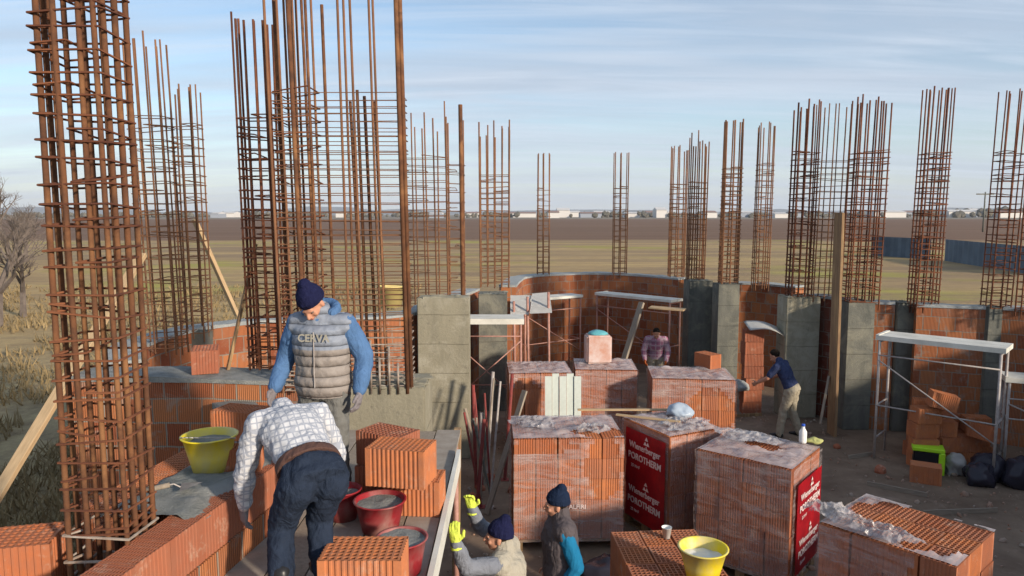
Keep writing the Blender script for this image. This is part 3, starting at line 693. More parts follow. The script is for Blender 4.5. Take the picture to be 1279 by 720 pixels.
# PD, PE, PF
pallet('far left pallet next to the leaning white panels', .45, 12.2, R(3), 4, 3, 5, wrapseed=11, holes=(('-Y', .25, .55, .25, .4),))
t, hx, hy, zt = pallet('pale wrapped pallet carrying the small wrapped bundle', 1.62, 12.45, R(-3), 4, 3, 5, wrapseed=12)
t, hx, hy, zt = pallet('orange wrapped pallet in front of the purple jacket worker', 2.95, 11.75, R(-6), 5, 3, 5, wrapseed=13, holes=(('-Y', .7, .55, .3, .35),))
# PI half used pallet
t, hx, hy, zt = pallet('half used open pallet carrying the yellow bucket at the bottom', 1.33, 5.72, R(4), 3, 4, 4, wrapped=False)
ZI = zt
# PH opened pallet lower right
rz = R(-48.7); cx_, cy_ = 3.36 + .525 * .66 - .5 * .75, 6.57 - .525 * .75 - .5 * .66
pallet('opened pallet of neatly laid blocks at lower right with torn film on its left half', cx_, cy_, rz, 4, 3, 5, wrapseed=21, holes=(('T', .62, .55, .52, .5), ('+X', .5, .5, .8, .8), ('+Y', .5, .5, .8, .8), ('-Y', .95, .5, .3, .8)))
PH_top = (cx_, cy_, 1.37)

# ------------------------------------------------------------------ buckets
def bucket(label, loc, r, h, mat, fill=M_mortar, content='mortar', rb=.7, handle=True, fillz=.8, tilt=(0, 0)):
    t = thing('bucket', label, 'bucket', loc, random.uniform(0, 3)); t.rotation_euler = (tilt[0], tilt[1], 0)
    bm = bmesh.new(); q = r * rb
    lathe(bm, [(0, 0), (q, 0), (q + (r - q) * .5, h * .5), (r * .985, h * .96), (r * 1.06, h * .965), (r * 1.07, h * .995), (r * .99, h), (r * .96, h * .98), (q + (r - q) * .5 - .004, h * .5), (q - .004, .006), (0, .006)])
    obj('shell', bm, mat, t, True)
    if content:
        rr = (q + (r - q) * fillz) * .975; bm = bmesh.new(); c = bm.verts.new((0, 0, h * fillz + .01)); prev = None
        rings = []
        for k in range(1, 6):
            ra = rr * k / 5
            rings.append([bm.verts.new((ra * math.cos(2 * PI * i / 24), ra * math.sin(2 * PI * i / 24), h * fillz + .014 * noise.noise(Vector((ra * 20 * math.cos(2 * PI * i / 24), ra * 20 * math.sin(2 * PI * i / 24), loc[0]))))) for i in range(24)])
        for i in range(24): bm.faces.new((c, rings[0][i], rings[0][(i + 1) % 24]))
        for a_, b_ in zip(rings[:-1], rings[1:]):
            for i in range(24): bm.faces.new((a_[i], b_[i], b_[(i + 1) % 24], a_[(i + 1) % 24]))
        obj(content, bm, fill, t, True)
    if handle:
        bm = bmesh.new(); pts = [Vector((r * 1.06 * math.cos(a), -.02 - r * .75 * math.sin(a), h * .93 + .25 * r * math.sin(a))) for a in [PI * i / 14 for i in range(15)]]
        pathtube(bm, pts, .0035, 6); obj('handle', bm, M_galv, t, True)
    return t
bucket('yellow bucket of mortar standing on the wall at left', (-1.88, 4.36, 2.40), .160, .24, M_yellow, rb=.62)
bucket('yellow bucket of milky water on the half used pallet at the bottom', (1.50, 5.42, ZI + .002), .185, .28, M_yellow, M_whitep, 'water', rb=.62, fillz=.7, handle=False)
bucket('red bucket full of mortar in the middle of the platform', (-.84, 4.42, 2.0), .158, .2, M_redp, rb=.72, handle=False, fillz=.85)
bucket('red bucket at the platform edge, cut by the bottom of the picture', (-.62, 3.88, 2.0), .14, .2, M_redp, rb=.75, handle=False, fillz=.93)
bucket('small red bucket half hidden behind the leg of the bending man', (-1.12, 4.6, 2.0), .12, .2, M_redp, rb=.75, handle=False, fillz=.8)
t = thing('bucket', 'small pale yellow tub on the far wall seen through the wide cage', 'bucket', P(489, 383, Y=11.6))
bm = bmesh.new(); lathe(bm, [(0, 0), (.17, 0), (.21, .32), (.22, .32), (.22, .34), (.20, .34), (.165, .01), (0, .01)]); obj('shell', bm, plain('faded_yellow_plastic', (.62, .50, .20), .5), t, True)

# ------------------------------------------------------------------ platform of the two masons
t = thing('work_platform', 'raised plank platform under the masons at the bottom', 'scaffold', (-1.04, 4.6, 0))
bm = bmesh.new()
for i in range(5): 
    x = -.56 + i * .226; bm2 = bmesh.new(); box(bm2, x, -2.4 + random.uniform(-.03, .03), 1.96, x + .215, 1.9 + random.uniform(-.1, .1), 1.998)
    obj('deck_board', bm2, M_woodg if i % 2 else mottled('mortar_stained_timber', (.36, .32, .27), (.25, .21, .17), 5), t)
bm.free(); bm = bmesh.new(); box(bm, .575, -2.4, 1.88, .607, 1.3, 2.03); obj('edge_board', bm, M_white, t)
for x in (-.5, .54):
    for y in (-2.2, -.4, 1.6):
        bm = bmesh.new(); tube(bm, (x, y, 0), (x, y, 1.955), .024); obj('leg', bm, M_pinksteel, t, True)
for y in (-2.2, -.4, 1.6):
    bm = bmesh.new(); tube(bm, (-.5, y, 1.92), (.54, y, 1.92), .02); tube(bm, (-.5, y, .5), (.54, y, .5), .02); obj('crossbar', bm, M_pinksteel, t, True)
clay_block('upper block of the stack beside the red mortar bucket', (-.73, 4.62, 2.243), R(78), me=ME_block, scale=1.06)
clay_block('lower block of the stack beside the red mortar bucket', (-.66, 4.74, 2.0), R(85), me=ME_block)
clay_block('block standing behind the stack on the platform', (-.88, 4.98, 2.24), R(60), me=ME_blockd)
clay_block('support block under the rearmost platform block', (-.90, 5.0, 2.0), R(80), me=ME_blockd)
clay_block('slotted block lying at the bottom centre in front of the buckets', (-.77, 3.60, 2.002), R(90), me=ME_block, scale=1.12)
clay_block('small orange block leaning by the yellow mortar bucket on the wall', (-1.70, 4.42, 2.40), R(100), me=ME_block, scale=.62)
clay_block('loose block on the grey topped wall left of the man in the blue jacket', (-3.15, 7.3, 2.40), R(20), me=ME_blockd)
clay_block('loose block on the low stepped run beside the yellow mortar bucket', (-2.22, 5.75, 2.19), R(75), me=ME_block)
# bag of mortar mix behind
bm = bmesh.new(); ball(bm, (0, 0, .09), (.17, .13, .1), seg=14)
for v in bm.verts: v.co += v.co.normalized() * .02 * noise.noise(v.co * 14)
tag(obj('cement_bag', bm, M_woodg, smooth=True, loc=(-.98, 5.15, 2.0)), 'crumpled grey bag at the back of the platform', 'bag')
# trowel on the wall
t = thing('trowel', 'steel trowel lying on the mortar of the nearest wall', 'trowel', (-1.88, 3.95, 2.46), R(-20)); t.rotation_euler = (R(8), R(5), R(-70))
bm = bmesh.new(); vs = [bm.verts.new(c) for c in ((0, .12, 0), (-.055, 0, 0), (.055, 0, 0))]; bm.faces.new(vs); bmesh.ops.solidify(bm, geom=bm.faces[:], thickness=.002); obj('blade', bm, M_galv, t)
bm = bmesh.new(); pathtube(bm, [Vector((0, 0, .002)), Vector((0, -.03, .03)), Vector((0, -.06, .03))], .004); obj('neck', bm, M_galv, t)
bm = bmesh.new(); tube(bm, (0, -.05, .03), (0, -.17, .03), .014, .016, 10); obj('handle', bm, M_woodg, t, True)

# ------------------------------------------------------------------ scaffolds
def scaffold(label, p0, p1, width, z, side=1, mat=M_galv, deckmat=M_white, th=.07, brace=True, rail=True, up=0.0, low=.9):
    p0, p1 = Vector((*p0, 0)), Vector((*p1, 0)); d = p1 - p0; ln = d.length; rz_ = math.atan2(d.y, d.x)
    t = thing('scaffold', label, 'scaffold', p0, rz_)
    bm = bmesh.new(); w0, w1 = (0, width) if side > 0 else (-width, 0)
    n = max(1, round(width / .3))
    for i in range(n):
        a, b = w0 + (w1 - w0) * i / n, w0 + (w1 - w0) * (i + .96) / n
        b2 = bmesh.new(); box(b2, 0, a, z - th, ln, b, z); box(b2, .0, a - .0, z + .001, .05, b, z + .012); obj('deck', b2, deckmat, t)
    bm.free()
    for x in (.06, ln - .06):
        for y in (w0 + .03, w1 - .03):
            bm = bmesh.new(); tube(bm, (x, y, 0), (x, y, z + up if y < (w0 + w1) / 2 + 9 and up else z - th), .021, n=10); obj('leg', bm, mat, t, True)
        for zz_ in (z - th - .03, low, .35):
            bm = bmesh.new(); tube(bm, (x, w0 + .03, zz_), (x, w1 - .03, zz_), .015, n=8); obj('frame_bar', bm, mat, t, True)
    ys_ = w0 + .03
    if rail:
        for zz_ in (z - .32, low):
            bm = bmesh.new(); tube(bm, (.06, ys_ - .02, zz_), (ln - .06, ys_ - .02, zz_), .012, n=8); obj('rail', bm, mat, t, True)
    if brace:
        bm = bmesh.new(); tube(bm, (.06, ys_ - .03, z - .4), (ln - .06, ys_ - .03, low - .3), .011, n=8); obj('diagonal_brace', bm, mat, t, True)
        if brace == 2:
            bm = bmesh.new(); tube(bm, (.06, ys_ - .055, low - .3), (ln - .06, ys_ - .055, z - .4), .011, n=8); obj('diagonal_brace', bm, mat, t, True)
    return t
scaffold('white decked scaffold with crossed braces right of the large pale column', (-1.15, 12.9), (.22, 12.9), .6, 2.12, 1, M_pinksteel, brace=2, th=.10)
scaffold('white decked scaffold with a sloping brace over the brick heap at right', (5.9, 11.55), (7.2, 10.35), .62, 2.05, 1, M_galv, up=.0, th=.075)
scaffold('low white scaffold at the right picture edge beyond the brick heap', (7.5, 10.75), (8.75, 10.2), .55, 1.53, 1, M_galv, brace=True)
scaffold('left one of the two long white decks along the back wall', (.0, 17.3), (1.5, 18.3), .5, 2.0, -1, M_pinksteel, M_white, brace=True, th=.06)
scaffold('right one of the two long white decks along the back wall', (2.1, 18.2), (3.7, 16.6), .5, 2.02, 1, M_pinksteel, M_white, brace=True, th=.06)
plank('tan board on the right end of the far white deck', (3.05, 15.8, 1.96), (3.75, 15.5, 1.94), .35, .03, M_wood, 'timber_board', 'board', twist=0)
plank('pale thick pole leaning beside the purple jacket worker', P(776, 462, Y=15.6), P(802, 378, Y=16.0), .14, .06, M_woodg, 'timber_plank')
for i, (px, lab) in enumerate(((644, 'leftmost slim upright pole under the white boards'), (661, 'middle slim upright pole under the white boards'), (687, 'rightmost slim upright pole under the white boards'))):
    p = P(px, 400, Y=15.3); bm = bmesh.new(); tube(bm, (p.x, p.y, 0), (p.x - .03, p.y, 2.15 + .1 * i), .028, n=8); tag(obj('prop_pole', bm, M_pinksteel, smooth=True), lab, 'pole', 'slim poles propping the white boards')
def slab_board(label, pts, th, mat, name, cat):
    bm = bmesh.new(); vs = [bm.verts.new(p) for p in pts]; f = bm.faces.new(vs)
    bmesh.ops.solidify(bm, geom=[f], thickness=th); return tag(obj(name, bm, mat), label, cat)
slab_board('left white insulation board propped on the slim poles', [P(638, 393, Y=15.2), P(661, 393, Y=15.2), P(664, 369, Y=15.9), P(638, 369, Y=15.9)], .03, M_whitep, 'insulation_board', 'board')
slab_board('right white insulation board propped on the slim poles', [P(662, 392, Y=15.1), P(690, 391, Y=15.1), P(687, 365, Y=15.9), P(665, 367, Y=15.9)], .03, M_whitep, 'insulation_board', 'board')
# leaning white panels (tall, between two far pallets)
for i in range(5):
    x0 = .52 + i * .115; y0 = 11.15 + .02 * (i % 2)
    bm = bmesh.new(); box(bm, 0, -.012, 0, .108, .012, 1.45 + .04 * (i % 2))
    o = obj('white_panel', bm, plain('pale_green_panel', (.55, .6, .55), .5), loc=(x0, y0 - .15, 0.02)); o.rotation_euler = (R(-6), 0, 0)
    tag(o, '%s pale greenish white panel of the five leaning on the far left pallet' % ('leftmost', 'second from left', 'middle', 'fourth from left', 'rightmost')[i], 'panel', 'pale panels leaning side by side')
# bundle of props and bars
rnd = random.Random(4)
for i in range(15):
    px = rnd.uniform(590, 634); Yb = rnd.uniform(9.4, 10.8); base = P(px, 0, Y=Yb); mat = (M_redsteel, M_galv, M_concg, M_redsteel, M_woodg)[i % 5]
    ln = rnd.uniform(1.0, 1.75); lx = rnd.uniform(-.32, .22)
    xb = (px - 640) / F * Yb
    bm = bmesh.new(); tube(bm, (0, 0, 0), (lx, rnd.uniform(.1, .4), ln), .016 + .01 * (i % 2), n=8)
    if i % 3 == 0: box(bm, -.06, -.06, 0, .06, .06, .008)
    kind = ('red', 'silvery', 'grey', 'red', 'wooden')[i % 5]
    tag(obj('steel_prop' if kind != 'wooden' else 'timber_stick', bm, mat, smooth=False, loc=(xb, Yb, 0)), '%s pole, %s, in the untidy bundle right of the large pale column' % (kind, ('longest', 'leaning hard left', 'by the column', 'short', 'behind red ones', 'leaning right', 'almost vertical', 'lowest', 'in the middle', 'crossing two others', 'shortest one', 'thin one in front', 'by the pallet', 'at the rear', 'topmost')[i]), 'pole', '%s poles in the untidy bundle' % kind)

# ------------------------------------------------------------------ objects on and around pallets
def crumple(bm, amp, sc_, seed=0):
    for v in bm.verts: v.co += v.co.normalized() * amp * noise.noise(v.co * sc_ + Vector((seed, 0, 0)))
def bag(label, loc, r, mat, name='plastic_bag', cat='bag', amp=.03, sc_=12, rz=0, seed=0):
    bm = bmesh.new(); bmesh.ops.create_icosphere(bm, subdivisions=4, radius=1)
    for v in bm.verts: v.co = Vector((v.co.x * r[0], v.co.y * r[1], max(v.co.z, -.55) * r[2]))
    for v in bm.verts:
        q = v.co * sc_ * .6 + Vector((seed, 0, 0)); v.co += v.co.normalized() * amp * ((1 - 2.6 * abs(noise.noise(q))) * .8 + (.6 - 1.8 * abs(noise.noise(q * 2.1))) * .5)
    o = obj(name, bm, mat, smooth=True, loc=(loc[0], loc[1], loc[2] + r[2] * .55)); o.rotation_euler.z = rz
    return tag(o, label, cat)
bag('crumpled blue grey plastic bag on top of the red sheet pallet', P(850, 520, z=1.40), (.16, .12, .10), M_blueg)
def film(label, loc, lx, ly, hgt, rz, seed, mat, droop=0.0):
    """crumpled sheet of thin plastic: folded ridges, ragged outline"""
    n = 44; bm = bmesh.new(); G = {}
    for i in range(n + 1):
        for j in range(n + 1):
            u, v = i / n * 2 - 1, j / n * 2 - 1
            if u * u + v * v > .75 + .5 * noise.noise(Vector((u * 2.2, v * 2.2, seed))): continue
            q = Vector((u * lx * 7, v * ly * 7, seed)); rdg = 1 - abs(noise.noise(q)) * 2.2; rd2 = 1 - abs(noise.noise(q * 2.3)) * 2
            e = max(0, 1 - u * u - v * v)
            z = .7 * hgt * (.15 + .85 * min(1, e * 1.6)) * max(0, .55 * rdg + .35 * rd2) + .012
            G[i, j] = bm.verts.new((u * lx + .03 * noise.noise(q + Vector((9, 0, 0))), v * ly + .03 * noise.noise(q + Vector((0, 9, 0))), z))
    for i in range(n):
        for j in range(n):
            k_ = [(i, j), (i + 1, j), (i + 1, j + 1), (i, j + 1)]
            if all(q in G for q in k_): bm.faces.new([G[q] for q in k_])
    for v_ in [v_ for v_ in bm.verts if not v_.link_faces]: bm.verts.remove(v_)
    o = obj('torn_film', bm, mat, smooth=False, loc=loc); o.rotation_euler.z = rz
    return tag(o, label, 'film')
def film_mat(name, c, lo, hi):
    k = NB(name); v = k.coord('Object'); n = k.noise(v, 7, 8, .7); k.col(c); k.rough(.2); k.b.inputs['Specular IOR Level'].default_value = .6; k.bump(n, .6, .01)
    tr = k.n('BsdfTransparent'); mx = k.n('MixShader'); k.link(k.ramp(n, [(.35, lo), (.65, hi)]), mx.inputs[0]); k.link(tr.outputs[0], mx.inputs[1]); k.link(k.b.outputs[0], mx.inputs[2]); k.link(mx.outputs[0], k.o.inputs['Surface']); return k.m
M_film = film_mat('milky_film', (.48, .46, .46), .2, .75); M_filmd = film_mat('dusty_film', (.36, .34, .35), .2, .8)
film('long torn strip of grey film lying over the opened lower right pallet', (2.98, 5.72, 1.385), .46, .17, .13, R(-50), 3, M_filmd)
film('crumpled pale film bunched at the left corner of the opened lower right pallet', (2.76, 6.08, 1.385), .24, .2, .16, R(10), 8, M_film)
film('loose white film end lying on the torn wrapped pallet', (.98, 8.5, 1.39), .26, .2, .12, R(20), 12, M_film)
film('grey film heap on the left part of the torn wrapped pallet', (.28, 8.8, 1.39), .36, .3, .09, R(-20), 17, M_filmd)
film('pale film spread over the pallet with the red printed sheet', (2.15, 8.75, 1.39), .42, .34, .08, R(40), 31, M_film)
film('pale film lying along the back edge of the large wrapped pallet', (2.75, 8.2, 1.40), .5, .26, .07, R(-38), 37, M_film)
# bottle and glove on PB
p = P(1003, 553, z=1.42)
t = thing('water_bottle', 'small white bottle with a blue cap on the large wrapped pallet', 'bottle', p)
bm = bmesh.new(); lathe(bm, [(0, 0), (.04, 0), (.042, .02), (.042, .13), (.018, .17), (.018, .19), (0, .19)], 16); obj('body', bm, M_whitep, t, True)
bm = bmesh.new(); lathe(bm, [(0, .191), (.02, .191), (.02, .215), (0, .215)], 12); obj('cap', bm, plain('blue_cap', (.03, .1, .5), .4), t, True)
bag('yellowish work glove lying beside the bottle on the large wrapped pallet', P(1018, 553, z=1.42), (.08, .05, .03), plain('khaki_glove', (.4, .4, .15), .8), 'work_glove', 'glove', .02, 20)
for nm, q0, q1 in (('front thin wooden strip across the tops of the middle pallets', P(770, 518, z=1.43), P(850, 527, z=1.43)), ('rear thin wooden strip across the tops of the middle pallets', P(722, 512, z=1.43), P(835, 512, z=1.43))):
    plank(nm, q0, q1, .05, .02, M_wood, 'timber_strip', 'strip')
# white cup
p = P(833, 672, z=ZI); t = bm = bmesh.new(); lathe(bm, [(0, 0), (.03, 0), (.045, .1), (.047, .1), (.042, .095), (.028, .005), (0, .005)], 16)
tag(obj('paper_cup', bm, M_whitep, smooth=True, loc=p), 'white cup on the half used pallet by the yellow bucket', 'cup')
# wrapped bundle with teal top on PE
t = thing('wrapped_bundle', 'upright wrapped bundle with a teal lid standing on a far pallet', 'bundle', (1.52, 12.6, 1.39), R(4))
bm = bmesh.new(); box(bm, -.22, -.18, 0, .22, .18, .5); bmesh.ops.bevel(bm, geom=bm.edges[:], offset=.03, segments=3, affect='EDGES'); obj('stack', bm, mottled('wrapped_clay', (.5, .27, .2), (.6, .5, .47), 6), t)
bm = bmesh.new(); bmesh.ops.create_icosphere(bm, subdivisions=3, radius=1)
for v in bm.verts: v.co = Vector((v.co.x * .18, v.co.y * .15, max(v.co.z, 0) * .08 + .5))
crumple(bm, .02, 14); obj('lid', bm, M_teal, t, True)
clay_block('orange block on the back edge of the orange wrapped pallet', (3.35, 12.15, 1.40), R(30), me=ME_block)
# brick heap behind navy t-shirt man
t0 = Vector((4.85, 14.3, 0))
for i in range(7):
    clay_block('reddish block in the stack behind the navy t-shirt man, %s' % ('at the bottom', 'second from the bottom', 'third from the bottom', 'in the middle', 'third from the top', 'second from the top', 'just under the white board')[i], (t0.x + random.uniform(-.03, .03), t0.y, .245 * i), R(90 + random.uniform(-6, 6)), me=ME_blockd, group='blocks stacked behind the navy t-shirt man')
bm = bmesh.new(); 
for i in range(13):
    pass
g0 = []
for i in range(15):
    u = i / 14; g0.append([bm.verts.new((-.35 + .7 * u, -.25 + .5 * j / 6, .09 * math.sin(PI * u) * (1 - .3 * j / 6))) for j in range(7)])
for i in range(14):
    for j in range(6): bm.faces.new((g0[i][j], g0[i + 1][j], g0[i + 1][j + 1], g0[i][j + 1]))
bmesh.ops.solidify(bm, geom=bm.faces[:], thickness=.012)
o = obj('curved_board', bm, M_whitep, smooth=True, loc=(5.0, 14.15, 1.74)); o.rotation_euler = (R(14), R(10), 0)
tag(o, 'bent white board on top of the brick stack behind the navy t-shirt man', 'board')
tag(bag('grey bucket-like mortar lump on the floor left of the navy t-shirt man', (4.55, 14.2, .5), (.22, .15, .12), M_mortarp, 'mortar_heap', 'mortar'), None)

# brick heap under right scaffold
rn = random.Random(12)
def heap_block(x, y, z, rz_, lab, me=ME_block, **k): clay_block(lab, (x, y, z), rz_, me=me, group='blocks heaped under the right scaffold', **k)
lv = ('on the floor', 'second layer', 'third layer', 'fourth layer')
for c_, (x, y, n, nm) in enumerate(((6.55, 11.15, 4, 'front left'), (6.92, 11.25, 3, 'middle'), (7.28, 11.2, 2, 'right'), (6.8, 11.65, 4, 'rear left'), (7.22, 11.65, 3, 'rear right'), (7.6, 11.5, 3, 'far right'))):
    for i in range(n): heap_block(x + rn.uniform(-.04, .04), y + rn.uniform(-.04, .04), .243 * i, R(rn.uniform(60, 110)), 'block under the right scaffold, %s stack, %s' % (nm, lv[i]))
heap_block(6.72, 11.05, .985, R(75), 'tipped block on top of the heap under the right scaffold', rx=R(12))
heap_block(7.35, 10.95, .5, R(20), 'askew block above the black bags under the right scaffold', ry=R(14))
clay_block('single long block on the open floor in front of the lime green case', (6.22, 10.5, 0.0), R(62), me=ME_blockflat, scale=1.1)
t = thing('tool_case', 'black case with a lime green rim behind the single floor block', 'case', (6.5, 10.95, .0), R(-25))
bm = bmesh.new(); box(bm, -.2, -.13, 0, .2, .13, .34); bmesh.ops.bevel(bm, geom=bm.edges[:], offset=.02, segments=2, affect='EDGES'); obj('body', bm, M_black, t)
bm = bmesh.new(); box(bm, -.22, -.15, .34, .22, .15, .40); box(bm, .16, -.165, .0, .225, -.10, .345); box(bm, .14, -.16, .1, .22, .14, .33); bmesh.ops.bevel(bm, geom=bm.edges[:], offset=.01, segments=1, affect='EDGES'); obj('rim', bm, M_lime, t)
M_bagk = plain('black_film', (.03, .028, .04), .25)
bag('left black plastic sack under the right scaffold with a knotted end', (7.0, 10.4, 0), (.22, .16, .2), M_bagk, 'plastic_sack', 'sack', .06, 7, .3, 1)
bag('middle black plastic sack under the right scaffold', (7.2, 10.6, 0), (.28, .2, .24), M_bagk, 'plastic_sack', 'sack', .06, 6, -.2, 2)
bag('right black plastic sack at the right picture edge', (7.55, 10.3, 0), (.26, .22, .26), M_bagk, 'plastic_sack', 'sack', .07, 6, .1, 3)
bag('pale crumpled sack standing beside the lime green case', (6.86, 10.8, 0), (.13, .11, .2), plain('pale_sack', (.32, .3, .28), .6), 'cement_bag', 'bag', .05, 9, .1, 4)
bag('dark tangle of sacking on the floor at the far right', (7.3, 9.35, 0), (.25, .2, .12), M_bagk, 'plastic_sack', 'sack', .05, 9, .1, 5)
bag('black sack between the torn wrapped pallet and the half used pallet', (1.02, 7.4, 0), (.3, .2, .2), M_bagk, 'plastic_sack', 'sack', .05, 8, .1, 6)
# broken block pieces on floor
for i, (px, py) in enumerate(((600, 612), (612, 600), (590, 625), (1045, 560), (1100, 590), (640, 615), (1000, 620))):
    p = P(px, py, z=0); bm = bmesh.new(); bmesh.ops.create_icosphere(bm, subdivisions=2, radius=rn.uniform(.05, .1)); crumple(bm, .04, 11, i)
    tag(obj('brick_fragment', bm, M_clayd, loc=p + Vector((0, 0, .03))), 'broken clay piece on the slab ' + ('just left of the long batten', 'behind the long batten foot', 'closest to the platform edge', 'nearest the timber board', 'on the open floor before the right scaffold', 'right of the long batten', 'beside the large wrapped pallet')[i], 'rubble', 'broken clay pieces on the slab')

bm = bmesh.new(); rf = random.Random(77)
for i in range(2400):
    x, y = rf.uniform(-1, 9), rf.uniform(5.2, 16)
    if y > 12 and x > 6: continue
    if x < .2 and y < 7 and rf.random() < .5: continue
    r_ = rf.uniform(.006, .026) if rf.random() < .9 else rf.uniform(.03, .065); M_ = Matrix.Translation((x, y, r_ * .3)) @ Euler((rf.random() * 6, rf.random() * 6, 0)).to_matrix().to_4x4() @ Matrix.Diagonal((r_, r_ * rf.uniform(.5, 1), r_ * .6, 1))
    bmesh.ops.create_icosphere(bm, subdivisions=1, radius=1, matrix=M_)
tag(obj('grit', bm, mottled('clay_grit', (.30, .15, .09), (.34, .30, .25), 2), None), 'crumbs of clay and mortar scattered on the slab', 'rubble', kind='stuff')
for i, (px, py, a_, lab) in enumerate(((1075, 570, 20, 'grey offcut board on the floor before the right scaffold'), (1010, 575, 75, 'short board lying right behind the large wrapped pallet'), (1120, 612, -35, 'thin board lying between the opened pallet and the single block'), (925, 520, 10, 'board lying on the floor at the feet of the navy t-shirt man'), (1200, 640, 5, 'board on the floor in front of the black sacks'))):
    p = P(px, py, z=.02); q = Vector((math.cos(R(a_)), math.sin(R(a_)), 0)) * (.25 + .07 * i)
    plank(lab, p - q, p + q, .02, .09, (M_woodg, M_woodo)[i % 2], 'timber_offcut', 'board')
# ------------------------------------------------------------------ distance
def quick(name, label, cat, mat, boxes, loc, group=None, rz=0):
    bm = bmesh.new()
    for b_ in boxes: box(bm, *b_)
    o = obj(name, bm, mat, loc=loc); o.rotation_euler.z = rz; return tag(o, label, cat, group)
# blue-grey sheet fence on the right
t = thing('metal_fence', 'long blue grey sheet fence crossing the field at right', 'fence', (0, 0, 0))
pa, pb, pc = P(1088, 319, z=-.3), P(1180, 326, z=-.3), P(1300, 345, z=-.3)
for (a_, b_) in ((pa, ext(pa, pb, .82)), (pb, pc)):
    bm = bmesh.new(); d = b_ - a_; n = max(6, int(d.length / .5)); prev = None; nv = Vector((-d.y, d.x, 0)).normalized()
    for i in range(n + 1):
        p = a_ + d * (i / n) + nv * (.06 if i % 2 else 0)
        v = (bm.verts.new(p), bm.verts.new(p + Vector((0, 0, 2.0))))
        if prev: bm.faces.new((prev[0], v[0], v[1], prev[1]))
        prev = v
    bmesh.ops.solidify(bm, geom=bm.faces[:], thickness=.03); obj('sheet_panel', bm, M_fence, t)
# utility poles
for (px, yt, yb, lab) in ((1228, 240, 290, 'utility pole with a crossarm beyond the field near the right edge'), (1172, 262, 281, 'tiny distant utility pole left of the larger one')):
    b_ = P(px, yb, z=-.3); hgt = P(px, yt, Y=b_.y).z + .3
    t = thing('utility_pole', lab, 'pole', b_)
    bm = bmesh.new(); tube(bm, (0, 0, 0), (0, 0, hgt), .22, .15); obj('post', bm, M_concg, t, True)
    bm = bmesh.new(); box(bm, -hgt * .22, -.1, hgt * .93, hgt * .22, .1, hgt * .96); obj('crossarm', bm, M_concg, t)
# far buildings
far_ws = plain('far_white_wall', (.62, .6, .57), .7); far_g = plain('far_grey_wall', (.3, .33, .38), .7); far_r = plain('far_roof', (.30, .2, .17), .8)
spec = [(692, 14, 5, 'w', 'bright'), (704, 16, 8, 'w', 'tall bright'), (716, 18, 4, 'w', ''), (740, 30, 3, 'g', ''), (752, 20, 4, 'w', ''), (790, 18, 3, 'w', ''), (812, 10, 4, 'g', ''), (826, 13, 9, 'w', 'block shaped'), (838, 10, 5, 'w', ''), (888, 14, 5, 'w', ''), (930, 20, 4, 'g', ''), (975, 16, 3, 'w', ''),
        (650, 40, 3, 'w', 'long low'), (1000, 22, 4, 'g', ''), (1110, 40, 5, 'w', 'long low'), (1135, 20, 4, 'g', ''), (1200, 34, 6, 'w', 'pale'), (1216, 14, 7, 'g', ''), (1262, 30, 5, 'w', ''), (285, 20, 3, 'w', ''), (270, 10, 3, 'g', ''), (590, 16, 3, 'w', ''), (545, 16, 3, 'g', ''), (430, 18, 3, 'w', '')]
for i, (px, wpx, hpx, kk, ad) in enumerate(spec):
    Y = 850 + (i * 137) % 300; x = (px - 640) / F * Y; w_ = wpx / F * Y; h = (hpx + 4) / F * Y
    side = 'far left' if px < 600 else ('between the two lone slim cages' if 695 < px < 768 else ('left of the lone slim cages' if px < 690 else ('right of the lone slim cages' if px < 900 else 'far right')))
    t = thing('warehouse', '%s %s building' % (ad, {'w': 'white', 'g': 'grey'}[kk]), 'building', (x, Y, -.3), 0, 'far buildings on the horizon')
    t['label'] = ' '.join(t['label'].split()) + ' on the horizon, ' + ('above the batten pole', 'highest of the white cluster', 'right end of the white cluster', 'left of the middle gap', 'in the middle gap', 'just past the second slim cage', 'grey neighbour of the block shaped one', 'like a tall block', 'small one by the block', 'between the shaded cages', 'over the brown cage', 'by the thin cage', 'left of the first slim cage', 'left of the cream column cage', 'left of the tall straight cage', 'behind the dense dark cage', 'beside the utility pole', 'under the tall straight cage', 'at the very edge', 'over the sloping plank', 'beside the sloping plank', 'over the pale column', 'by the thick bars', 'behind the wide cage')[i]
    bm = bmesh.new(); box(bm, -w_ / 2, 0, 0, w_ / 2, 25, h * .75); obj('wall', bm, far_ws if kk == 'w' else far_g, t)
    bm = bmesh.new(); vs = [bm.verts.new(c) for c in ((-w_ / 2, -1, h * .75), (w_ / 2, -1, h * .75), (w_ / 2, 26, h * .75), (-w_ / 2, 26, h * .75), (-w_ / 2, 12, h), (w_ / 2, 12, h))]
    for f in ((0, 1, 5, 4), (2, 3, 4, 5), (0, 4, 3), (1, 2, 5)): bm.faces.new([vs[q] for q in f])
    obj('roof', bm, far_ws if i % 3 else far_r, t)
# far tree line as one mass
bm = bmesh.new(); rt = random.Random(3)
for i in range(520):
    px = rt.uniform(-60, 1340); Y = rt.uniform(900, 1400); x = (px - 640) / F * Y; r = rt.uniform(2.5, 6) * (1.7 if px > 1140 else 1)
    for q in range(3): bmesh.ops.create_icosphere(bm, subdivisions=1, radius=r * rt.uniform(.5, .9), matrix=Matrix.Translation((x + rt.uniform(-r, r), Y, r * rt.uniform(.3, 1.0))))
tag(obj('far_woods', bm, mottled('far_trees', (.10, .10, .085), (.15, .13, .10), .05)), 'low grey brown belt of far woods along the horizon', 'woods', kind='stuff')
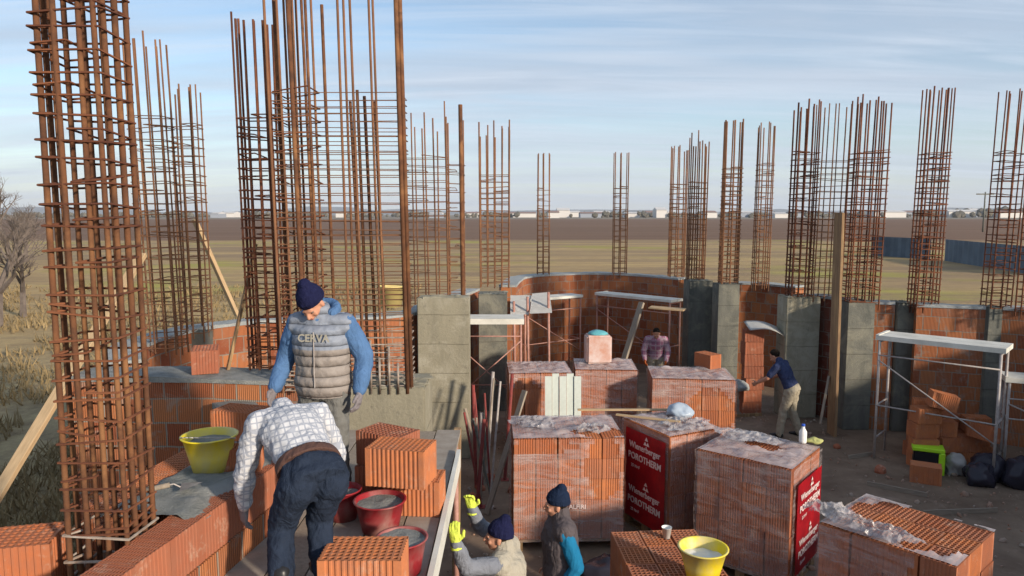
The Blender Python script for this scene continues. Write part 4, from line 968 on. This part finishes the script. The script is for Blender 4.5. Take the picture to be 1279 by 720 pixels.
# bare trees
def bare_tree(label, loc, h, seed, mat=M_bark, spread=.5):
    rr = random.Random(seed); t = thing('bare_tree', label, 'tree', loc)
    bmT = bmesh.new(); bmC = bmesh.new()
    def grow(p, d, ln, r, lv):
        q = p + d * ln; tube(bmT if lv == 0 else bmC, p, q, r, r * .68, 5 if lv < 2 else 3, False)
        if lv >= 6 or r < .004: return
        for k in range(rr.choice((2, 3, 3)) if lv else 4):
            nd = (d + Vector((rr.gauss(0, spread), rr.gauss(0, spread), rr.uniform(-.05, .35)))).normalized()
            grow(q - d * ln * rr.uniform(0, .35), nd, ln * rr.uniform(.6, .85), r * rr.uniform(.5, .68), lv + 1)
    grow(Vector((0, 0, 0)), Vector((rr.uniform(-.1, .1), 0, 1)).normalized(), h * .24, h * .022, 0)
    obj('trunk', bmT, mat, t); obj('crown', bmC, mat, t)
for i, (px, Y, h, lab) in enumerate(((-12, 52, 11.0, 'bare tree at the left picture edge, closest of the left group'), (12, 60, 10.0, 'bare tree just inside the left picture edge, tallest crown'), (32, 66, 8.0, 'small bare tree beside the nearest cage'), (-8, 27, 7.0, 'nearest tall bare shrub at the left picture edge'), (24, 30, 6.2, 'bare shrub between the picture edge and the nearest cage'))):
    bare_tree(lab, ((px - 640) / F * Y, Y, -.3), h, 20 + i)
# weeds near the building, left
bm = bmesh.new(); rt = random.Random(9)
for i in range(22000):
    Y = 4.5 + 38 * rt.random() ** 1.8; x = rt.uniform(-.75 * Y - 1, -2.8 if Y < 7 else -5.2)
    if noise.noise(Vector((x * .5, Y * .5, 0))) < (-.1 if Y > 14 else -.45): continue
    h = rt.uniform(.08, .38); a_ = rt.uniform(0, 6.28); wd = .007 + .0011 * Y; c_, s_ = math.cos(a_) * wd, math.sin(a_) * wd
    tx, ty = rt.gauss(0, .12), rt.gauss(0, .12)
    bm.faces.new((bm.verts.new((x - c_, Y - s_, -.31)), bm.verts.new((x + c_, Y + s_, -.31)), bm.verts.new((x + tx, Y + ty, -.3 + h))))
tag(obj('dry_grass', bm, mottled('dry_weeds', (.30, .22, .11), (.16, .12, .06), .8)), 'dry weeds and scrub growing outside the left wall', 'grass', kind='stuff')

# ------------------------------------------------------------------ people
def loft(bm, rows, n=18):
    """rows: (centre, side vector, front vector, a, b)"""
    rings = []
    for c, s, f, a, b in rows: rings.append([bm.verts.new(Vector(c) + Vector(s).normalized() * a * math.cos(2 * PI * i / n) + Vector(f).normalized() * b * math.sin(2 * PI * i / n)) for i in range(n)])
    for A, B in zip(rings[:-1], rings[1:]):
        for i in range(n): bm.faces.new((A[i], A[(i + 1) % n], B[(i + 1) % n], B[i]))
    bm.faces.new(list(reversed(rings[0]))); bm.faces.new(rings[-1])
def limb(bm, pts, rs, n=14):
    for i in range(len(pts) - 1): tube(bm, pts[i], pts[i + 1], rs[i], rs[i + 1], n)
    for p, r in zip(pts, rs): ball(bm, p, r, seg=12)
def soft(o, voxel, smooth_it=4, disp=0.0, dscale=.1, seed=0):
    m = o.modifiers.new('remesh', 'REMESH'); m.mode = 'VOXEL'; m.voxel_size = voxel; m.use_smooth_shade = True
    s = o.modifiers.new('smooth', 'SMOOTH'); s.factor = .5; s.iterations = smooth_it
    if disp:
        tx = bpy.data.textures.new('fold', 'CLOUDS'); tx.noise_scale = dscale; tx.noise_depth = 2
        d = o.modifiers.new('folds', 'DISPLACE'); d.texture = tx; d.strength = disp; d.mid_level = .5; d.texture_coords = 'LOCAL'
def fabric(name, c, var=.18, sc_=8, rough=.9):
    k = NB(name); v = k.coord('Object'); f = k.noise(v, sc_, 6, .6); n = k.noise(v, 220, 2, .5)
    k.col(k.mix(f, tuple(x * (1 - var * 1.5) for x in c), tuple(min(1, x * (1 + var)) for x in c))); k.rough(rough); k.b.inputs['Specular IOR Level'].default_value = .12
    fo = k.noise(k.coord('Object', (1, 1, .45), (.5, .3, 0)), 11, 3, .5, 1.6); k.bump(k.math('ADD', k.math('MULTIPLY', fo, 1.6), k.math('MULTIPLY', n, .25)), .8, .02); return k.m
def plaid(name, base, line, step=.05, rot=(0, 0, 0), line2=None):
    k = NB(name); v = k.coord('Object', (1, 1, 1), rot); sp = k.n('SeparateXYZ'); k.link(v, sp.inputs[0])
    def ln(o_, st, th): return k.ramp(k.math('FRACT', k.math('ADD', k.math('DIVIDE', o_, st), 100.0)), [(th, 1.0), (th + .04, 0.0)], 'LINEAR')
    a = ln(sp.outputs[0], step, .2); b = ln(sp.outputs[1], step, .2); c_ = ln(sp.outputs[2], step, .2)
    m1 = k.math('MAXIMUM', k.math('MULTIPLY', a, .6), k.math('MULTIPLY', k.math('MAXIMUM', b, 0.0), .6)); m1 = k.math('MAXIMUM', m1, k.math('MULTIPLY', c_, .6))
    c = k.mix(m1, base, line)
    if line2: c = k.mix(k.math('MULTIPLY', ln(sp.outputs[2], step * 2.3, .3), .6), c, line2)
    k.col(c); k.rough(.9); k.bump(k.noise(v, 11, 3, .5, 1.6), .7, .014); return k.m
M_navyknit = fabric('navy_knit', (.012, .014, .05), .3, 40)
M_hair = fabric('dark_hair', (.02, .014, .01), .3, 60)
M_eye = plain('eye', (.17, .13, .11), .6); M_lip = plain('lip', (.42, .14, .11), .5); M_glove = fabric('grey_glove', (.22, .2, .21))  # eyeballs coloured dark, standing in for shade in the sockets

def person(label, loc, rz, J, M_, wear, scale=1.0, look=(0, 1, 0), beanie=None, hair=True, hood=None):
    """J: joints in the person's own frame (x right, y forward, z up, metres, feet at z = 0)"""
    t = thing('person', label, 'person', loc, rz); t.scale = (scale,) * 3
    V = {k: Vector(v) for k, v in J.items()}
    side = (V['shR'] - V['shL']).normalized(); hipside = (V['hipR'] - V['hipL']).normalized()
    up = (V['neck'] - V['pelvis']).normalized(); fwd = up.cross(side).normalized() * 1.0   # forward
    upl = (V['waist'] - V['pelvis']).normalized(); fw0 = upl.cross(hipside).normalized()
    L_ = Vector(look).normalized(); hup = (V['head'] - V['neck']).normalized(); hs = L_.cross(hup).normalized(); hup = hs.cross(L_).normalized()
    HM = Matrix((hs, L_, hup)).transposed()
    def hp(x, y, z): return V['head'] + HM @ Vector((x, y, z))
    # body: one continuous mesh
    bm = bmesh.new()
    def torso(bm, g=0.0, neck=True, bottom=True, shl=1.0):
        rows = []
        if bottom: rows.append((V['pelvis'] - upl * .06, hipside, fw0, .145 + g, .095 + g))
        rows += [(V['pelvis'] + upl * .04, hipside, fw0, .165 + g, .115 + g) if bottom else (V['pelvis'].lerp(V['waist'], .55), hipside, fw0, .152 + g, .11 + g), (V['waist'], (side + hipside), (fwd + fw0), .145 + g, .105 + g),
                 (V['chest'], side, fwd, .17 + g, .118 + g), ((V['chest'] * .4 + V['neck'] * .6), side, fwd, .17 + g * .8, .095 + g * .9), (V['neck'] - up * .02, side, fwd, .085 + g * .5, .065 + g * .5)]
        loft(bm, rows)
        for s in ('L', 'R'): limb(bm, [V['neck'] - up * .03, V['neck'].lerp(V['sh' + s], shl) - up * (.0 if shl == 1 else .01)], [.06 + g * .5, .058 + g * .75])
    torso(bm); limb(bm, [V['neck'] - up * .03, V['head'] - hup * .06], [.062, .055])
    for s in ('L', 'R'):
        limb(bm, [V['sh' + s], V['el' + s], V['wr' + s]], [.052, .04, .028]); limb(bm, [V['hip' + s], V['kn' + s], V['an' + s]], [.085, .055, .038])
        d = (V['wr' + s] - V['el' + s]).normalized(); hd = V.get('hd' + s, d); hd = Vector(hd).normalized()
        pn = side.cross(hd); pn = pn.normalized() if pn.length > .1 else fwd     # across the palm
        pw = hd.cross(pn).normalized(); 
        # palm faces the body side: width vector is forward-ish
        wv = pn; nv = pw if pw.dot(side) * (1 if s == 'L' else -1) > 0 else -pw
        w0 = V['wr' + s]
        loft(bm, [(w0, wv, nv, .028, .02), (w0 + hd * .045, wv, nv, .040, .016), (w0 + hd * .088, wv, nv, .039, .013)], 12)
        for k_, (o_, ln) in enumerate(((-.029, .062), (-.0095, .075), (.0105, .078), (.030, .068))):
            b0 = w0 + hd * .082 + wv * o_; b1 = b0 + (hd * .9 + nv * .25).normalized() * ln * .55; b2 = b1 + (hd * .6 + nv * .75).normalized() * ln * .5
            limb(bm, [b0, b1, b2], [.0095, .009, .0078], 8)
        b0 = w0 + hd * .025 + wv * .028; b1 = b0 + (hd * .6 + wv * .8).normalized() * .045; b2 = b1 + (hd * .9 + wv * .15 + nv * .3).normalized() * .035; limb(bm, [b0, b1, b2], [.013, .011, .009], 8)
    # head
    ball(bm, hp(0, -.012, .035), (.075, .092, .088), HM); ball(bm, hp(0, .02, -.025), (.062, .072, .078), HM); ball(bm, hp(0, .045, -.075), (.036, .035, .03), HM)
    ball(bm, hp(0, .085, .012), (.05, .014, .012), HM); limb(bm, [hp(0, .088, .012), hp(0, .112, -.028)], [.010, .016], 8); ball(bm, hp(0, .09, -.053), (.024, .012, .011), HM)
    for s in (-1, 1): ball(bm, hp(s * .076, -.005, -.012), (.011, .02, .032), HM, 10); ball(bm, hp(s * .038, .07, -.03), (.024, .018, .02), HM, 10)
    body = obj('body', bm, M_skin, t); soft(body, .0075, 2)
    for s in (-1, 1):
        bm = bmesh.new(); ball(bm, hp(s * .03, .076, -.003), .0115, seg=10); obj('eye', bm, M_eye, t, True)
        bm = bmesh.new(); ball(bm, hp(s * .03, .0845, -.005), .0052, seg=8); obj('pupil', bm, M_black, t, True)
    bm = bmesh.new(); ball(bm, hp(0, .0985, -.056), (.022, .006, .0055), HM, 10); obj('mouth', bm, M_lip, t, True)
    if hair:
        bm = bmesh.new(); ball(bm, hp(0, -.022, .042), (.081, .092, .09), HM)
        bmesh.ops.bisect_plane(bm, geom=bm.verts[:] + bm.edges[:] + bm.faces[:], plane_co=hp(0, 0, .02), plane_no=HM @ Vector((0, .75, -.45)), clear_outer=True)
        bmesh.ops.holes_fill(bm, edges=[e for e in bm.edges if e.is_boundary]); obj('hair', bm, M_hair, t, True)
    if beanie:
        bm = bmesh.new(); ball(bm, hp(0, -.018, .062), (.092, .106, .094), HM, 20); loft(bm, [(hp(0, -.022, .012), hs, HM @ Vector((0, 1, .12)), .092, .108), (hp(0, -.016, .065), hs, HM @ Vector((0, 1, .12)), .096, .112)], 24)
        limb(bm, [hp(0, -.03, .10), hp(0, -.05, .145)], [.07, .05])
        bmesh.ops.bisect_plane(bm, geom=bm.verts[:] + bm.edges[:] + bm.faces[:], plane_co=hp(0, 0, .018), plane_no=HM @ Vector((0, .12, -1)), clear_outer=True)
        bmesh.ops.holes_fill(bm, edges=[e for e in bm.edges if e.is_boundary])
        o = obj('beanie', bm, beanie, t); soft(o, .007, 4, .006, .03)
    if hood:
        bm = bmesh.new(); c = V['neck'] + up * .045 - fwd * .03
        for i in range(14):
            a_ = PI * 1.75 * i / 13 - PI * .375 - PI / 2 - PI / 2 + PI * .0
            a_ = -PI * .5 + (i / 13 - .5) * PI * 1.25
            ball(bm, c + side * .105 * math.cos(a_) + fwd * .10 * math.sin(a_) + up * (.035 * -math.sin(a_)), .042, seg=10)
        o = obj('hood', bm, hood, t); soft(o, .010, 6, .012, .05)
    # clothing
    for piece, mat in wear:
        bm = bmesh.new(); vx, dp, ds = .0095, (.020 if piece in ('jacket', 'sweater') else .030), .07
        if piece in ('jacket', 'shirt', 'tshirt', 'sweater'):
            g = {'jacket': .03, 'shirt': .016, 'tshirt': .016, 'sweater': .022}[piece]; torso(bm, g, bottom=piece != 'shirt')
            for s in ('L', 'R'):
                e = V['el' + s]; w_ = V['wr' + s]; sh = V['sh' + s]
                if piece == 'tshirt': m_ = sh.lerp(e, .75); limb(bm, [sh, m_], [.066 + g * .6, .062])
                else: limb(bm, [sh, sh.lerp(e, .5), e, e.lerp(w_, .5), w_.lerp(e, .06)], [.054 + g, .052 + g * .9, .045 + g * .85, .042 + g * .8, .032 + g * .7])
            ne = V['neck']; limb(bm, [ne - up * .02, ne + up * .028], [.075 + g * .4, .068 + g * .3])
        elif piece == 'vest':
            torso(bm, .052, bottom=True, shl=.9); limb(bm, [V['neck'] - up * .02, V['neck'] + up * .045], [.088, .082]); dp = .016
            ds = .05
        elif piece == 'trousers':
            g = .02; loft(bm, [(V['pelvis'] - upl * .08, hipside, fw0, .15 + g, .105 + g), (V['pelvis'] + upl * .02, hipside, fw0, .172 + g * .4, .125 + g * .4), (V['waist'].lerp(V['pelvis'], .35), hipside, fw0, .155 + g * .5, .115 + g * .5)])
            for s in ('L', 'R'): 
                h_, k_, a_ = V['hip' + s], V['kn' + s], V['an' + s]
                limb(bm, [h_ + upl * .0, h_.lerp(k_, .5), k_, k_.lerp(a_, .5), a_ + Vector((0, 0, -.02))], [.108, .092, .078, .072, .066])
            dp = .03
        elif piece == 'belt':
            c0 = V['waist'].lerp(V['pelvis'], .42); loft(bm, [(c0 - upl * .025, hipside, fw0, .184, .145), (c0 + upl * .035, hipside, fw0, .178, .14)], 28); dp = 0; vx = .008
        elif piece == 'shoes':
            for s in ('L', 'R'):
                a_ = V['an' + s]; f_ = Vector(J.get('toe' + s, (0, 1, 0))).normalized(); z0 = a_.z
                limb(bm, [a_ + Vector((0, 0, .03)), a_ + Vector((0, 0, -.03)) - f_ * .02], [.055, .05]); 
                sd = f_.cross(Vector((0, 0, 1)))
                loft(bm, [(a_ - f_ * .07 + Vector((0, 0, -.045)), sd, (0, 0, 1), .038, .04), (a_ + Vector((0, 0, -.04)), sd, (0, 0, 1), .045, .05), (a_ + f_ * .1 + Vector((0, 0, -.055)), sd, (0, 0, 1), .05, .035), (a_ + f_ * .19 + Vector((0, 0, -.065)), sd, (0, 0, 1), .03, .02)])
            dp = 0
        elif piece.startswith('glove'):
            s = piece[-1]; w0 = V['wr' + s]; d = Vector(J.get('hd' + s, (V['wr' + s] - V['el' + s]))).normalized()
            pn = side.cross(d).normalized(); pw = d.cross(pn).normalized(); nv = pw if pw.dot(side) * (1 if s == 'L' else -1) > 0 else -pw
            loft(bm, [(w0 - d * .05, pn, nv, .048, .042), (w0, pn, nv, .036, .03), (w0 + d * .05, pn, nv, .047, .023), (w0 + d * .09, pn, nv, .045, .019)], 14)
            for o_, ln in ((-.032, .062), (-.0105, .075), (.0115, .078), (.034, .068)):
                b0 = w0 + d * .082 + pn * o_; b1 = b0 + (d * .9 + nv * .25).normalized() * ln * .55; b2 = b1 + (d * .6 + nv * .75).normalized() * ln * .5; limb(bm, [b0, b1, b2], [.0125, .012, .011], 8)
            b0 = w0 + d * .025 + pn * .030; b1 = b0 + (d * .6 + pn * .8).normalized() * .048; b2 = b1 + (d * .9 + pn * .15 + nv * .3).normalized() * .037; limb(bm, [b0, b1, b2], [.017, .014, .012], 8)
            vx = .006; dp = 0
        nm = {'shirt': 'shirt', 'tshirt': 't_shirt', 'gloveL': 'glove', 'gloveR': 'glove'}.get(piece, piece)
        o = obj(nm, bm, mat, t); soft(o, vx, 2, dp, ds)
    return t

def stand(**k):
    J = dict(pelvis=(0, 0, .95), waist=(0, .0, 1.10), chest=(0, .01, 1.30), neck=(0, 0, 1.49), head=(0, .02, 1.625), shL=(-.185, 0, 1.42), shR=(.185, 0, 1.42), elL=(-.26, -.02, 1.14), elR=(.26, -.02, 1.14),
             wrL=(-.27, .06, .90), wrR=(.27, .06, .90), hipL=(-.09, 0, .91), hipR=(.09, 0, .91), knL=(-.11, .03, .49), knR=(.11, .03, .49), anL=(-.13, -.01, .085), anR=(.13, -.01, .085))
    J.update(k); return J

# P1 the mason in the blue jacket (faces the camera, head bowed)
k = NB('two_tone_quilt'); v = k.coord('Object'); sp = k.n('SeparateXYZ'); k.link(v, sp.inputs[0])
c = k.mix(k.ramp(k.math('SUBTRACT', sp.outputs[2], .25), [(.995, 0.0), (1.0, 1.0)]), (.25, .22, .20), (.20, .24, .31))
nz_ = k.noise(v, 7, 5, .6); c = k.mix(k.math('MULTIPLY', nz_, .35), c, (.34, .31, .28)); k.col(c); k.rough(.6)
q = k.math('ABSOLUTE', k.math('SINE', k.math('MULTIPLY', sp.outputs[2], PI / .075))); k.bump(k.math('ADD', k.math('POWER', q, .5), k.math('MULTIPLY', nz_, .8)), 1.0, .02); M_quilt = k.m
M_bluej = fabric('blue_sleeve', (.085, .17, .33)); M_greyt = fabric('grey_trousers', (.16, .16, .15))
p1 = person('mason in navy beanie, blue sleeves and grey quilted vest looking down', (-1.32, 4.95, 1.90), PI - .10,
       stand(head=(.03, .09, 1.575), neck=(.0, .03, 1.47), chest=(0, .0, 1.28), elL=(-.30, -.05, 1.17), elR=(.29, -.03, 1.16), wrL=(-.29, .05, .93), wrR=(.33, .10, .95), shL=(-.185, 0, 1.41), shR=(.185, .0, 1.41)),
       M_skin, [('jacket', M_bluej), ('vest', M_quilt), ('trousers', M_greyt), ('shoes', M_black), ('gloveL', M_glove), ('gloveR', M_glove)], .95, look=(.12, .62, -.62), beanie=M_navyknit, hood=M_bluej)
M_lett = plain('cream_print', (.34, .32, .26), .7)
text('CERVA', .075, M_lett, p1, Matrix.Translation((0, .174, 1.335)) @ Matrix.Rotation(PI, 4, 'Z') @ Matrix.Rotation(PI / 2 - .12, 4, 'X'), .0015, 1.0)
bm = bmesh.new(); tube(bm, (0, .172, .98), (0, .172, 1.38), .004, n=6); obj('zip', bm, M_galv, p1)
# P2 bending man, back to the camera
M_plaid = plaid('white_plaid', (.50, .51, .53), (.17, .20, .27), .036, (R(25), 0, 0)); M_jeans = fabric('dark_jeans', (.022, .032, .055), .35, 9); M_belt = fabric('brown_leather', (.10, .055, .045), .2, 10, .6)
person('man bending over in white plaid shirt, brown belt and dark jeans seen from behind', (-1.06, 3.66, 2.07), R(33),
       dict(pelvis=(0, -.08, .63), waist=(-.01, .05, .70), chest=(-.02, .22, .80), neck=(-.03, .38, .88), head=(-.05, .47, .74), shL=(-.20, .33, .85), shR=(.17, .35, .85), elL=(-.27, .36, .57), elR=(.27, .32, .60), wrL=(-.27, .42, .34), wrR=(.24, .40, .37),
            hipL=(-.10, -.09, .59), hipR=(.09, -.09, .59), knL=(-.15, .07, .33), knR=(.07, .07, .33), anL=(-.19, -.06, .085), anR=(.05, -.04, .085), hdL=(0, .1, -1), hdR=(0, .1, -1)),
       M_skin, [('shirt', M_plaid), ('trousers', M_jeans), ('belt', M_belt), ('shoes', M_black), ('gloveL', M_glove), ('gloveR', M_glove)], .94, look=(0, .3, -1), hair=True)
# P3 reaching up with a hi-vis glove
M_greysw = fabric('grey_sweater', (.20, .215, .25)); M_hivis = fabric('hi_vis_yellow', (.72, .85, .12), .1); M_wht = fabric('pale_work_cloth', (.40, .37, .30), .15); M_olive = fabric('olive_cloth', (.26, .23, .15))
person('worker in dark beanie and grey sweater gripping the platform edge with yellow gloves', (-.04, 5.4, 0), R(84),
       stand(head=(-.0, .07, 1.56), neck=(0, .02, 1.45), shL=(-.18, .05, 1.41), elL=(-.34, .28, 1.46), wrL=(-.45, .34, 1.71), hdL=(-.05, .12, 1), elR=(.20, .25, 1.55), wrR=(.06, .30, 1.77), hdR=(-.2, .1, .9)),
       M_skin, [('sweater', M_greysw), ('vest', M_wht), ('trousers', M_olive), ('shoes', M_black), ('gloveL', M_hivis), ('gloveR', M_hivis)], .955, look=(-.1, .9, .05), beanie=M_navyknit)
# P4 profile man
M_vest4 = fabric('charcoal_vest', (.10, .085, .09)); M_teals = fabric('teal_sleeve', (.015, .17, .33), .15); M_jn = fabric('work_jeans', (.05, .06, .08))
person('worker in dark beanie, charcoal vest and bright blue sleeves in profile', (.42, 5.95, 0), R(97),
       stand(head=(0, .04, 1.61), elL=(-.24, -.10, 1.13), wrL=(-.25, .04, .92)), M_skin,
       [('sweater', M_teals), ('vest', M_vest4), ('trousers', M_jn), ('shoes', M_black)], .95, look=(.1, .95, -.05), beanie=fabric('dark_navy_knit', (.012, .022, .05), .3, 40))
# P5 purple jacket
M_purp = plaid('purple_plaid', (.30, .12, .19), (.42, .36, .38), .11, (0, 0, 0), (.12, .05, .08)); M_beige = fabric('beige_trousers', (.36, .32, .24))
M_orgl = fabric('orange_glove', (.5, .13, .04))
person('worker in a purple checked jacket standing before the far block wall', (3.16, 15.6, 0), R(170),
       stand(head=(0, .13, 1.50), neck=(0, .07, 1.40), chest=(0, .04, 1.24), shL=(-.19, .05, 1.35), shR=(.19, .05, 1.35), elL=(-.27, .06, 1.08), elR=(.27, .07, 1.08), wrL=(-.22, .22, .88), wrR=(.25, .24, .9)), M_skin,
       [('jacket', M_purp), ('trousers', M_beige), ('shoes', M_black), ('gloveL', M_orgl), ('gloveR', M_orgl)], .95, look=(0, .7, -.6), hair=True)
# P6 navy t-shirt
M_navyt = fabric('navy_cotton', (.045, .06, .13)); M_hairb = M_hair
person('worker in navy t-shirt and beige trousers leaning towards the brick stack', (5.0, 12.75, 0), R(48),
       stand(pelvis=(0, -.06, .92), waist=(0, .02, 1.06), chest=(0, .11, 1.24), neck=(0, .20, 1.39), head=(0, .29, 1.49), shL=(-.19, .17, 1.33), shR=(.19, .17, 1.33), elL=(-.25, .32, 1.1), elR=(.22, .30, 1.08), wrL=(-.22, .52, .98), wrR=(.16, .52, .98),
             hipL=(-.09, -.06, .88), hipR=(.09, -.06, .88), knL=(-.12, .05, .48), knR=(.12, -.02, .48), anL=(-.18, .08, .085), anR=(.17, -.16, .085)), M_skin,
       [('tshirt', M_navyt), ('trousers', M_beige), ('shoes', M_black)], .96, look=(0, .75, -.5), hair=True)

# ------------------------------------------------------------------ haze
bm = bmesh.new(); box(bm, -8900, -300, -1.3, 8900, 8700, 190)
hz_o = obj('haze', bm, None); tag(hz_o, kind='stuff')
m = bpy.data.materials.new('haze'); m.use_nodes = True; nn_ = m.node_tree
for n in list(nn_.nodes): nn_.nodes.remove(n)
mo = nn_.nodes.new('ShaderNodeOutputMaterial'); pv = nn_.nodes.new('ShaderNodeVolumePrincipled')
pv.inputs['Color'].default_value = (.82, .88, .96, 1); pv.inputs['Density'].default_value = .00009; nn_.links.new(pv.outputs[0], mo.inputs['Volume'])
hz_o.data.materials.append(m)
